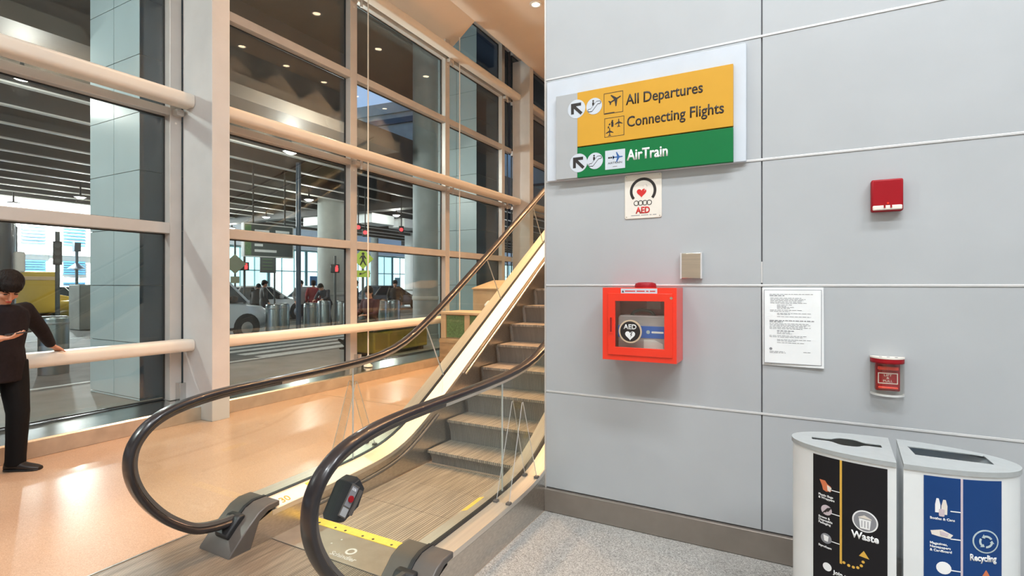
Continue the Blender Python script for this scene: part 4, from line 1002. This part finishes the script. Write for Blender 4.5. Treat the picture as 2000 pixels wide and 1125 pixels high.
# upper road bridge crossing the gap, with a dark kerb line
br_ = thing('road_bridge', 'grey concrete road bridge crossing under the sky above the road', 'bridge', (-20, 26, 6))
def bq(mb, n, m): o = mb.build(n, m, br_); o.matrix_parent_inverse = Matrix.Translation(-V(br_.location))
bq(MB().prism([(-31.2, 20.84), (-31.2, 24.84), (-8.5, 27), (-8.5, 23)], 'z', 9.4, 11.0), 'span', 'conc')
bq(MB().prism([(-31.2, 20.74), (-31.2, 20.94), (-8.5, 23.1), (-8.5, 22.9)], 'z', 10.4, 10.7), 'kerb_line', 'pillard')
bq(MB().prism([(-31.2, 20.74), (-31.2, 20.94), (-8.5, 23.1), (-8.5, 22.9)], 'z', 11.0, 11.6), 'barrier', 'conc')
for x, y in ((-9.2, 24.9),): bq(MB().cyl((x, y, 0), (x, y, 9.4), .45, 20), 'pier', 'conc')
o = thing('glazed_walkway', 'pale glazed walkway with dark rails high above the road', 'walkway', (-16, 30, 7))
def gq(mb, n, m): q = mb.build(n, m, o); q.matrix_parent_inverse = Matrix.Translation(-V(o.location))
gq(MB().box(-30, -9, 30, 33, 6.6, 6.9), 'floor_slab', 'conc'); gq(MB().box(-30, -9, 30, 33, 10.4, 10.7), 'roof_slab', 'facw')
for i in range(8): gq(MB().box(-30+i*3+.04, -30+i*3+2.94, 30.05, 30.1, 6.9, 10.4), 'pane', 'pillar')
for i in range(9): gq(MB().box(-30.04+i*2.99, -29.92+i*2.99, 30.0, 30.15, 6.9, 10.4), 'post', 'pillard')
gq(MB().box(-30, -9, 29.95, 30.02, 7.9, 8.05), 'rail', 'pillard')
for x in (-29.5, -9.6): gq(MB().cyl((x, 31.5, 0), (x, 31.5, 6.6), .3, 16), 'pier', 'conc')
# round concrete piers
def pier(x, y, r, top, m, label):
    t = thing('round_column', label, 'column', (x, y, 0)); MB().lathe([(r*1.04, 0), (r*1.04, .12), (r, .14), (r, top)], n=32).build('shaft', m, t)
    MB().lathe([(r*1.02, 1.1), (r*1.05, 1.12), (r*1.05, 1.2), (r*1.02, 1.22)], n=32).build('band', 'conc', t)
    return t
pier(-9.35, 12.25, .47, 9.2, 'concd', 'thick grey round column between the two far mullions')
pier(-17.3, 15.9, .60, 5.4, 'conc', 'pale round concrete pier behind the bollards')
pier(-24, 29.5, .55, 5.4, 'facw', 'white round column in front of the far bright windows')

# ------------------------------------------------------------------ lamps under the deck
LAMPS = [(-10.3, 3.4, 4.72), (-25.6, 8.2, 4.6), (-21.8, 8.75, 4.6), (-10.4, 8.3, 4.70), (-15.8, 13.4, 4.72), (-15.3, 17.7, 4.62), (-21.5, 15.8, 4.7), (-24, 23, 4.7), (-14.6, 26, 4.7), (-26.5, 17.4, 4.6), (-20, 31, 4.7)]
for i, (x, y, z) in enumerate(LAMPS):
    n = ['nearest the man at left', 'far left over the taxis', 'left of the pale pillar', 'under the brown soffit by the glass', 'over the crossing', 'above the bollards', 'beyond the hanging sign', 'deep under the deck', 'behind the round grey column', 'over the far kerb', 'far off over the road'][i]
    t = thing('deck_lamp', 'bright round lamp ' + n, 'lamp', (x, y, z), 0, 'lamps under the road deck')
    r = .15; zt = 5.055 if x > -11 and y < 10.6 else 5.455
    MB().lathe([(r+.03, .0), (r+.05, .03), (r*.7, .06), (.03, .065), (.02, zt-z)], n=20).build('housing', 'deckd', t)
    MB().lathe([(.001, -.05), (r*.6, -.04), (r, 0), (.001, .004)], n=20).build('lens', 'lampon', t)
    lamp('POINT', (x, y, z-.16), 130, (1, .96, .88), 'deck_lamp_light', .12)

# ------------------------------------------------------------------ far terminal across the road
fac = thing('terminal_building', 'bright white terminal with lit glazing and blue louvres across the road', 'building', (-32.5, 25, 0))
FI = Matrix.Translation(-V(fac.location))
def fq(mb, n, m, par=None, **k):
    o = mb.build(n, m, par or fac, **k)
    if not par: o.matrix_parent_inverse = FI
    return o
fq(MB().box(-36, -32.2, -20, 66, 0, 9), 'wall', 'facw'); 
fq(MB().box(-32.2, -31.6, 14, 66, 4.15, 4.6), 'fascia', 'facw'); fq(MB().box(-32.3, -31.8, -20, 14, 3.0, 3.35), 'ledge', 'facw')
for i in range(16):
    a = 14.2+i*3.2
    w = fq(MB().plate_hole([(a, .1), (a+3.1, .1), (a+3.1, 4.1), (a, 4.1)], [(a+.07, .2), (a+3.03, .2), (a+3.03, 4.02), (a+.07, 4.02)], 'x', -32.2, -32.05), 'window', 'teal')
    fq(MB().box(-32.16, -32.12, a+.07, a+3.03, .2, 4.02), 'pane', 'litwin' if i % 4 != 2 else 'litwin2', w)
    for d in (1.0, 2.05): fq(MB().box(-32.14, -32.06, a+d, a+d+.06, .2, 4.02), 'mullion', 'teal', w)
    fq(MB().box(-32.14, -32.06, a+.07, a+3.03, 2.5, 2.57), 'transom', 'teal', w)
    if i % 3 == 1: fq(MB().box(-32.1, -32.05, a+.3, a+.95, 1.2, 2.2), 'poster', ('slat', 'teal')[i % 2], w)
for zz in ((3.5, 4.45), (2.05, 2.75), (.9, 1.7)):
    for y in (7.6, 9.1, 10.55, 12.15):
        w = fq(MB().box(-32.24, -32.15, y, y+.95, *zz), 'louvre', 'pillar')
        n = 6
        for k in range(n):
            z = zz[0]+(zz[1]-zz[0])*(k+.2)/n; fq(MB().box(-32.15, -32.04, y+.03, y+.92, z, z+.075), 'slat', 'slat', w, smooth=0)
for y in (7.2, 11.6): fq(MB().box(-32.2, -32.0, y, y+.3, 0, 9), 'pilaster', 'facw')
# lit shop sign strips
o = thing('shop_kiosk', 'small lit kiosk with white, red and green bands across the road', 'kiosk', (-26.5, 35.6, 0))
for z, m in ((0, 'lam'), (2.3, 'teal'), (2.62, 'facw'), (2.95, 'inkr'), (3.2, 'facw'), (3.45, 'inkb')):
    q = MB().box(-27.4, -25.6, 35, 36.4, z, z+(.24 if z else 2.28)).build('band' if z else 'booth', m, o); q.matrix_parent_inverse = Matrix.Translation(-V(o.location))

# ------------------------------------------------------------------ vehicles
def car(name, label, cat, loc, rz, paint, L=4.6, Hr=1.5, Hb=.95, hood=.85, wdt=.9, van=False, group=None):
    """front towards local +Y, side faces +-X"""
    t = thing(name, label, cat, loc, rz, group)
    h = L/2
    f = [(-h, .45, Hb*.8, wdt*.82), (-h+.12, .32, Hb*.97, wdt*.93), (-h+.6, .26, Hb, wdt), (h-1.6, .26, Hb, wdt), (h-1.15, .26, Hb*.97, wdt), (h-.35, .28, hood*.93, wdt*.95), (h-.08, .34, hood*.80, wdt*.84), (h, .42, hood*.62, wdt*.74)]
    def ring(y, a, b, w):
        m = (a+b)/2
        return [(-w*.86, y, a), (w*.86, y, a), (w, y, a+.1), (w, y, m+.05), (w*.95, y, b-.05), (w*.84, y, b), (-w*.84, y, b), (-w*.95, y, b-.05), (-w, y, m+.05), (-w, y, a+.1)]
    MB().loft([ring(*s) for s in f]).build('body', paint, t, smooth=50)
    y0, y1 = (-h+.05, h-.78) if van else (-h+.35, h-1.25)
    r0, r1 = (-h+.18, h-1.38) if van else (-h+.95, h-2.15)
    wt_ = wdt*.74
    def fr(y, z, w): return [(-w, y[0], z), (w, y[0], z), (w, y[1], z), (-w, y[1], z)]
    MB().loft([fr((y0, y1), Hb-.03, wdt*.90), fr((r0, r1), Hr-.05, wt_)]).build('windows', 'dglass', t, smooth=0)
    MB().loft([[(-wt_-.02, r0-.03, Hr-.06), (wt_+.02, r0-.03, Hr-.06), (wt_+.02, r1+.03, Hr-.06), (-wt_-.02, r1+.03, Hr-.06)], [(-wt_*.85, r0+.05, Hr), (wt_*.85, r0+.05, Hr), (wt_*.85, r1-.12, Hr), (-wt_*.85, r1-.12, Hr)]]).build('roof', paint, t, bevel=.02)
    for s in (-1, 1):
        for a, b in ((y0+.02, r0+.02), (y1-.02, r1-.02), ((y0+y1)/2-.1, (r0+r1)/2-.1), (y1-.75, r1-.28)):
            MB().tube([(s*wdt*.90, a, Hb-.04), (s*wt_, b, Hr-.05)], .035 if a != y1-.75 else .018, 6).build('window_pillar', paint, t)
        MB().box(s*wdt*.93-.06 + s*.08, s*wdt*.93+.06 + s*.08, y1-.62, y1-.45, Hb+.0, Hb+.16).build('mirror', 'black' if van else paint, t, bevel=.03)
        for y in (-h+.85, h-.92):
            w = MB().lathe([(.001, -.10), (.29, -.10), (.325, -.07), (.325, .07), (.29, .10), (.001, .10)], n=22).build('wheel', 'tyre', t)
            w.matrix_parent_inverse = Matrix.Translation((s*(wdt-.09), y, .325)) @ Matrix.Rotation(PI/2, 4, 'Y')
            MB().lathe([(.001, -.108), (.17, -.106), (.19, -.095), (.19, .095), (.17, .106), (.001, .108)], n=14).build('hubcap', 'hub', w)
            MB().prism(ngon((y, .34), .40, 20), 'x', s*(wdt-.004), s*(wdt+.006)).build('wheel_arch', 'tyre', t)
        MB().box(s*wdt*.62-.13, s*wdt*.62+.13, h-.16, h-.03, hood*.62, hood*.76).build('headlamp', 'lam', t, bevel=.03)
        MB().box(s*wdt*.72-.09, s*wdt*.72+.09, -h-.005, -h+.1, Hb*.68, Hb*.85).build('tail_lamp', 'lens_r' if False else 'crim', t, bevel=.02)
        MB().box(s*(wdt-.01)-.006, s*(wdt-.01)+.006, -h+.7, h-.7, .28, .42).build('side_sill', 'black', t)
    MB().box(-wdt*.6, wdt*.6, h-.06, h+.015, .42, .58).build('grille', 'black', t, bevel=.02)
    return t
car('car', 'pale silver minivan close behind the glass right of the cream column', 'car', (-14.4, 8.25, 0), 0, 'vanp', 3.9, 1.76, 1.08, 1.0, .95, True)
tx = car('taxi', 'yellow taxi with a cream roof sign behind the steel bollard at left', 'taxi', (-23.7, 11.5, 0), 0, 'ycab', 4.9, 1.46, .96, .92)
q = MB().box(-.32, .32, -.75, -.55, 1.46, 1.62).build('roof_sign', 'cream', tx, bevel=.03)
sv = thing('shuttle_van', 'yellow box-bodied shuttle van with blue window at left', 'van', (-26.2, 7.9, 0), 0)
MB().box(-1.1, 1.1, -3.2, 1.45, .45, 2.05).build('box_body', 'ycab', sv, bevel=.06); MB().box(-1.14, 1.14, -3.25, 1.5, 1.72, 1.86).build('gutter', 'tan', sv, bevel=.02)
MB().box(-1.0, 1.0, -3.1, .3, 2.05, 2.25).build('roof_pod', 'soff', sv, bevel=.05)
for y in (-2.6, -1.6, -.5): MB().box(1.09, 1.12, y, y+.65, 1.15, 1.68).build('side_window', 'inkb', sv, bevel=.01)
MB().loft([[(-1.0, 1.4, .45), (1.0, 1.4, .45), (1.0, 1.4, 1.2), (-1.0, 1.4, 1.2)], [(-.95, 2.4, .5), (.95, 2.4, .5), (.95, 2.4, .95), (-.95, 2.4, .95)]]).build('bonnet', 'ycab', sv, bevel=.04)
for s in (-1, 1):
    for y in (-2.2, 1.7):
        w = MB().lathe([(.001, -.12), (.34, -.12), (.38, -.08), (.38, .08), (.34, .12), (.001, .12)], n=20).build('wheel', 'tyre', sv); w.matrix_parent_inverse = Matrix.Translation((s*.98, y, .38)) @ Matrix.Rotation(PI/2, 4, 'Y')
bs = thing('coach', 'dark coach at the far left edge with a rounded front corner', 'bus', (-17.8, -.05, 0))
MB().prism(rrect(-1.25, 1.25, -6, 5.5, .35), 'z', .4, 3.3).build('body', 'busp', bs, bevel=.12)
for s in (-1, 1):
    for k in range(5): MB().box(s*1.252-.01, s*1.252+.01, -5.5+k*2.1, -3.6+k*2.1, 1.7, 2.9).build('side_window', 'dglass', bs, bevel=.02)
    for y in (-4, 3.6):
        w = MB().lathe([(.001, -.15), (.44, -.15), (.48, -.1), (.48, .1), (.44, .15), (.001, .15)], n=22).build('wheel', 'tyre', bs); w.matrix_parent_inverse = Matrix.Translation((s*1.12, y, .48)) @ Matrix.Rotation(PI/2, 4, 'Y')
MB().box(-1.0, 1.0, 5.45, 5.52, 1.4, 3.0).build('windscreen', 'dglass', bs, bevel=.05)
MB().box(1.2, 1.36, 5.35, 5.55, 1.85, 2.35).build('mirror', 'cream', bs, bevel=.04)
for loc, rz, p, lab in (((-20.5, 14.6, 0), .1, 'wcar', 'white car with people at its boot beyond the minivan'), ((-21.5, 19.5, 0), 0, 'wcar', 'white car behind the slim sign pole'), ((-22.5, 25.4, 0), -.1, 'dcar', 'dark car beyond the pale concrete pier'),
                        ((-17, 24.5, 0), .05, 'wcar', 'white car left of the thick grey column'), ((-19.5, 30.6, 0), 0, 'dcar', 'dark car far along the kerb'), ((-29.3, 11.0, 0), .05, 'wcar', 'white car far behind the yellow taxi')):
    car('car', lab, 'car', loc, rz, p)

# ------------------------------------------------------------------ street furniture
def bollard(x, y, lab, r=.21, h=1.0):
    t = thing('bollard', lab, 'bollard', (x, y, 0), 0, 'steel bollards along the kerb')
    MB().lathe([(r, 0), (r, h-.05), (r*.97, h-.02), (r*.85, h), (.001, h+.005)], n=24).build('post', 'steelb', t)
    MB().lathe([(r*1.02, h*.86), (r*1.03, h*.87), (r*1.03, h*.89), (r*1.02, h*.90)], n=24).build('band', 'hub', t)
for x, y, lab in ((-11.3, 4.15, 'steel bollard just right of the standing person'), (-12.9, 9.72, 'steel bollard at the front corner of the silver minivan'), (-13.3, 10.3, 'second steel bollard at the front of the minivan'),
                  (-12.7, 10.85, 'dark bollard right of the slim sign pole'), (-14.0, 12.5, 'pale bollard before the pale concrete pier'), (-13.5, 12.75, 'bollard between the pier and the nearer far mullion'), (-12.0, 11.75, 'bollard touching the mullion edge in view'),
                  (-12.2, 13.3, 'bollard just right of the mullion under the crossing sign'), (-12.4, 14.2, 'bollard left of the seated person'), (-13.4, 17.0, 'bollard beyond the seated person'), (-12.9, 18.0, 'bollard nearest the thick grey column')):
    bollard(x, y, lab)
def pole(name, label, cat, x, y, h, r=.04, m='signd'):
    t = thing(name, label, cat, (x, y, 0)); MB().lathe([(r*2, 0), (r*2, .03), (r, .05), (r, h)], n=10).build('pole', m, t); return t
def facing(t, x, y):                     # plate coordinates turned to face the hall
    a = math.atan2(-y, -x); return Matrix.Translation((0, 0, 0)) @ Matrix.Rotation(a, 4, 'Z')
def plate(t, poly, name, m, d0, d1):
    o = MB().prism([(p[0], p[1]) for p in poly], 'x', d0, d1).build(name, m, t); return o
t = pole('crossing_sign', 'lime diamond sign with a walking figure beside the nearer mullion', 'sign', -10.6, 10.85, 2.6, .035); t.rotation_euler[2] = math.radians(-38)
plate(t, [(0, 1.99), (.29, 2.28), (0, 2.57), (-.29, 2.28)], 'diamond', 'lime', .036, .046)
plate(t, ngon((0, 2.42), .04, 12), 'figure_head', 'ink', .046, .049)
plate(t, [(-.05, 2.37), (.04, 2.38), (.09, 2.28), (.07, 2.27), (.03, 2.32), (.03, 2.24), (.09, 2.11), (.06, 2.10), (-.005, 2.2), (-.06, 2.10), (-.09, 2.11), (-.03, 2.25), (-.04, 2.33), (-.08, 2.27), (-.10, 2.28)], 'walking_figure', 'ink', .046, .049)
plate(t, [(-.19, 1.76), (.19, 1.76), (.19, 1.95), (-.19, 1.95)], 'arrow_plate', 'lime', .036, .046)
plate(t, [(-.10, 1.80), (-.10, 1.88), (-.03, 1.88)], 'arrow_mark', 'ink', .046, .048); plate(t, [(.09, 1.92), (.10, 1.905), (-.06, 1.83), (-.07, 1.845)], 'arrow_mark', 'ink', .046, .048)
t = pole('warning_sign', 'back of a diamond road sign by the cream column', 'sign', -16.1, 10.68, 3.2, .03); t.rotation_euler[2] = math.radians(-34)
plate(t, [(0, 1.90), (.33, 2.23), (0, 2.56), (-.33, 2.23)], 'diamond', 'signback', .03, .04); plate(t, [(-.13, 1.6), (.13, 1.6), (.13, 1.82), (-.13, 1.82)], 'arrow_plate', 'signback', .03, .04)
def signal(name, label, x, y, z, h, nl, ph_=None, col='lens_r'):
    t = pole(name, label, 'traffic light', x, y, h, .05); t.rotation_euler[2] = math.atan2(-y, -x)
    MB().box(-.02, .10, -.09, .09, z-.10*nl, z+.10*nl).build('signal_head', 'black', t, bevel=.015)
    for k in range(nl):
        zz = z+.19*(k-(nl-1)/2); MB().cyl((.095, 0, zz), (.11, 0, zz), .06, 16).build('lens', col if k == nl-1 else 'signd', t)
        MB().prism(arcband((0, zz), .064, .074, 0, PI, 12), 'x', .095, .16).build('visor', 'black', t)
signal('traffic_light', 'three lamp traffic light left of the pale clad pillar', -16.4, 6.1, 2.35, 2.9, 3, col='signd')
def hand_signal(label, x, y, z, h):
    t = pole('crossing_signal', label, 'signal', x, y, h, .04); t.rotation_euler[2] = math.atan2(-y, -x)
    MB().box(-.02, .12, -.14, .14, z-.14, z+.14).build('signal_head', 'black', t, bevel=.02)
    MB().prism([(.005, z-.10), (.085, z-.10), (.105, z+.0), (.09, z+.01), (.085, z+.10), (.062, z+.10), (.06, z+.03), (.05, z+.11), (.03, z+.11), (.03, z+.02), (.005, z+.07)], 'x', .12, .128).build('hand_symbol', 'lens_r', t)
hand_signal('pedestrian signal with red symbol behind the silver minivan', -16.3, 11.15, 2.17, 2.6)
hand_signal('pedestrian signal with red symbol beside the pale concrete pier', -13.2, 12.25, 2.08, 2.5)
for x, y, z, lab in ((-14, 14.1, 3.66, 'red signal lamp hanging near the tension rod'), (-14, 14.45, 3.5, 'lower red signal lamp near the tension rod'), (-14, 16.5, 3.8, 'red signal lamp hanging left of the grey column')):
    t = thing('hanging_signal', lab, 'signal', (x, y, z), 0)
    t.rotation_euler[2] = math.atan2(-y, -x)
    MB().box(-.08, .08, -.10, .10, -.15, .15).build('signal_box', 'black', t, bevel=.02); MB().cyl((.075, 0, 0), (.09, 0, 0), .075, 16).build('lens', 'lens_r', t)
    MB().cyl((0, 0, .16), (0, 0, 5.455-z), .02, 8).build('hanger', 'beamw', t)
for x, y, lab in ((-17, 18.2, 'white box duct hung under the deck, left one'), (-17, 20.4, 'white box duct hung under the deck, right one'), (-20, 17.8, 'white box duct hung beyond the lamp over the crossing')):
    t = thing('ceiling_duct', lab, 'duct', (x, y, 4.35)); MB().box(-.5, .5, -.75, .75, 0, .45).build('casing', 'facw', t, bevel=.03)
    for s in (-.6, .6): MB().cyl((0, s, .45), (0, s, 1.105), .015, 6).build('hanger', 'beamw', t)
# hanging direction sign with its pole, and a second dark board
t = thing('road_sign', 'dark hanging direction board with pale lettering bars over the crossing', 'sign', (-14, 10.4, 2.4)); t.rotation_euler[2] = math.radians(-8)
MB().box(-.08, .08, -.80, .72, 0, .95).build('board', 'signd', t, bevel=.01)
MB().plate_hole([(-.82, -.02), (.74, -.02), (.74, .97), (-.82, .97)], [(-.79, .01), (.71, .01), (.71, .94), (-.79, .94)], 'x', -.07, .085).build('rim', 'lam', t)
MB().box(.08, .084, -.78, -.60, .03, .92).build('side_band', 'green', t)
for z, a, b in ((.72, -.5, -.05), (.50, -.5, -.2), (.30, -.5, -.25), (.13, -.5, .18), (.74, .15, .6)): MB().box(.08, .086, a, b, z, z+.075).build('lettering_bar', 'inkw', t)
for y in (-.5, .5): MB().cyl((0, y, .95), (0, y, 3.055), .025, 8).build('hanger', 'beamw', t)
pole('sign_pole', 'slim dark steel pole in front of the bright far windows', 'pole', -12.4, 10.15, 5.05, .07, 'pillard')
t = pole('notice_board', 'small dark board on a post beyond the hanging sign', 'sign', -18.2, 13.75, 2.7, .035)
plate(t, [(-.68, 2.02), (.02, 2.02), (.02, 2.70), (-.68, 2.70)], 'board', 'signd', .03, .06)
for z in (2.15, 2.28, 2.41, 2.54): plate(t, [(-.58, z), (-.14, z), (-.14, z+.035), (-.58, z+.035)], 'lettering_bar', 'green', .06, .064)
t = pole('street_lamp', 'short black street lamp between the traffic light and the pillar', 'lamp post', -27.5, 10.9, 3.0, .06, 'pillard')
MB().lathe([(.05, 2.2), (.32, 2.25), (.05, 2.5)], n=12).build('collar', 'pillard', t); MB().box(-.12, .12, -.12, .12, 3.0, 3.4).build('lantern', 'pillard', t, bevel=.02)
t = thing('planter_wall', 'pale concrete block left of the nearer clad pillar', 'block', (-21.5, 8.95, 0)); MB().box(-.4, .4, -.5, .5, 0, 1.55).build('block', 'conc', t, bevel=.03)
t = thing('yellow_bench', 'dark yellow bench block outside the glass behind the tension rod', 'bench', (-8.1, 9.2, 0))
MB().box(-.35, .35, -.95, .9, .08, .54).build('body', mat('olive_panel', (.30, .23, .03), .35, noise=(4, .3, 4)), t, bevel=.03); MB().box(-.37, .37, -.98, .93, .54, .585).build('seat', 'black', t, bevel=.015)
for y in (-.8, .75): MB().box(-.3, .3, y-.05, y+.05, 0, .08).build('foot', 'black', t)
for k in range(4): MB().box(.35, .358, -.90+k*.46, -.52+k*.46, .16, .48).build('side_panel', mat('olive_inset', (.22, .16, .02), .4) if k == 0 else bpy.data.materials['olive_inset'], t, bevel=.006)

# ------------------------------------------------------------------ people outside
ST = dict(pelvis=(0, 0, .92), chest=(.01, 0, 1.27), neck=(.01, 0, 1.45), head=(.04, 0, 1.58), face=(.95, 0, -.25),
          shL=(0, .20, 1.38), elL=(-.02, .26, 1.10), wrL=(.08, .25, .86), handL=((.15, -.05, -1), (0, -1, 0), (1, 0, 0), .35),
          shR=(0, -.20, 1.38), elR=(-.02, -.27, 1.11), wrR=(.12, -.22, .88), handR=((.2, .05, -1), (0, 1, 0), (1, 0, 0), .35),
          hipL=(0, .10, .90), knL=(.05, .11, .49), anL=(-.02, .13, .087), toeL=(1, .15, 0), hipR=(0, -.10, .90), knR=(.03, -.11, .49), anR=(.02, -.12, .087), toeR=(1, -.15, 0))
BN = dict(ST, chest=(.16, 0, 1.22), neck=(.26, 0, 1.36), head=(.36, 0, 1.45), face=(.8, 0, -.6), shL=(.17, .20, 1.31), elL=(.30, .26, 1.08), wrL=(.48, .18, 1.0), handL=((.9, -.1, -.2), (0, -.3, -1), (.3, -1, 0), .4),
          shR=(.17, -.20, 1.31), elR=(.30, -.26, 1.08), wrR=(.47, -.18, .98), handR=((.9, .1, -.2), (0, .3, -1), (.3, 1, 0), .4))
SIT = dict(pelvis=(-.02, 0, .76), chest=(-.01, 0, 1.10), neck=(.02, 0, 1.28), head=(.06, 0, 1.405), face=(.75, .35, -.3),
           shL=(0, .19, 1.21), elL=(.10, .24, .95), wrL=(.31, .16, .93), handL=((.9, -.2, .1), (0, -.3, -1), (.2, -1, .1), .5),
           shR=(0, -.19, 1.21), elR=(.08, -.25, .95), wrR=(.30, -.15, .95), handR=((.9, .25, .1), (0, .3, -1), (.2, 1, .1), .5),
           hipL=(.03, .09, .745), knL=(.46, .11, .72), anL=(.80, .10, .42), toeL=(.75, 0, .6), hipR=(.03, -.09, .745), knR=(.46, -.12, .72), anR=(.55, -.12, .30), toeR=(1, 0, .15))
def mk(J, label, loc, rz, jm, tm, long=False, group=None):
    t = thing('person', label, 'person', loc, rz, group); human(t, J, .011, .016, jm, tm, hair_long=long); return t
p1 = mk(ST, 'person in charcoal coat standing behind the minivan bonnet', (-17.3, 12.6, 0), 1.2, 'cloth_k', 'cloth_n')
p2 = mk(BN, 'person in dark coat bending over an open car boot', (-18.9, 13.4, 0), 2.2, 'cloth_k', 'trouser')
def again(src, label, loc, rz, jm, tm):
    o = copy_tree(src); o.location = loc; o.rotation_euler = (0, 0, rz); o['label'] = label
    for ch in o.children:
        if ch.name.startswith('jacket'): recolor(ch, jm)
        if ch.name.startswith('trousers'): recolor(ch, tm)
    return o
again(p1, 'person in grey coat between the minivan and the sign pole', (-17.2, 14.2, 0), -.6, 'cloth_g', 'cloth_n')
again(p1, 'person in red top behind the dark bollard', (-16.6, 14.3, 0), 2.5, 'cloth_r', 'trouser')
again(p2, 'person in navy coat leaning forward beside the pale pier', (-15.4, 13.9, 0), -1.4, 'cloth_n', 'trouser')
again(p1, 'person in black half hidden by the nearer mullion', (-13.6, 13.5, 0), .4, 'cloth_k', 'trouser')
again(p1, 'person in dark coat right of the mullion under the crossing sign', (-13.2, 15.2, 0), -.9, 'cloth_k', 'cloth_n')
again(p1, 'person in navy jacket farther along the kerb', (-15.5, 20.6, 0), .9, 'cloth_n', 'cloth_k')
ps = mk(SIT, 'person in maroon coat seated on the yellow bench with legs out', (-8.05, 8.47, -.03), -PI/2, 'cloth_m', 'trouser', True)
for o in ps.children: pass
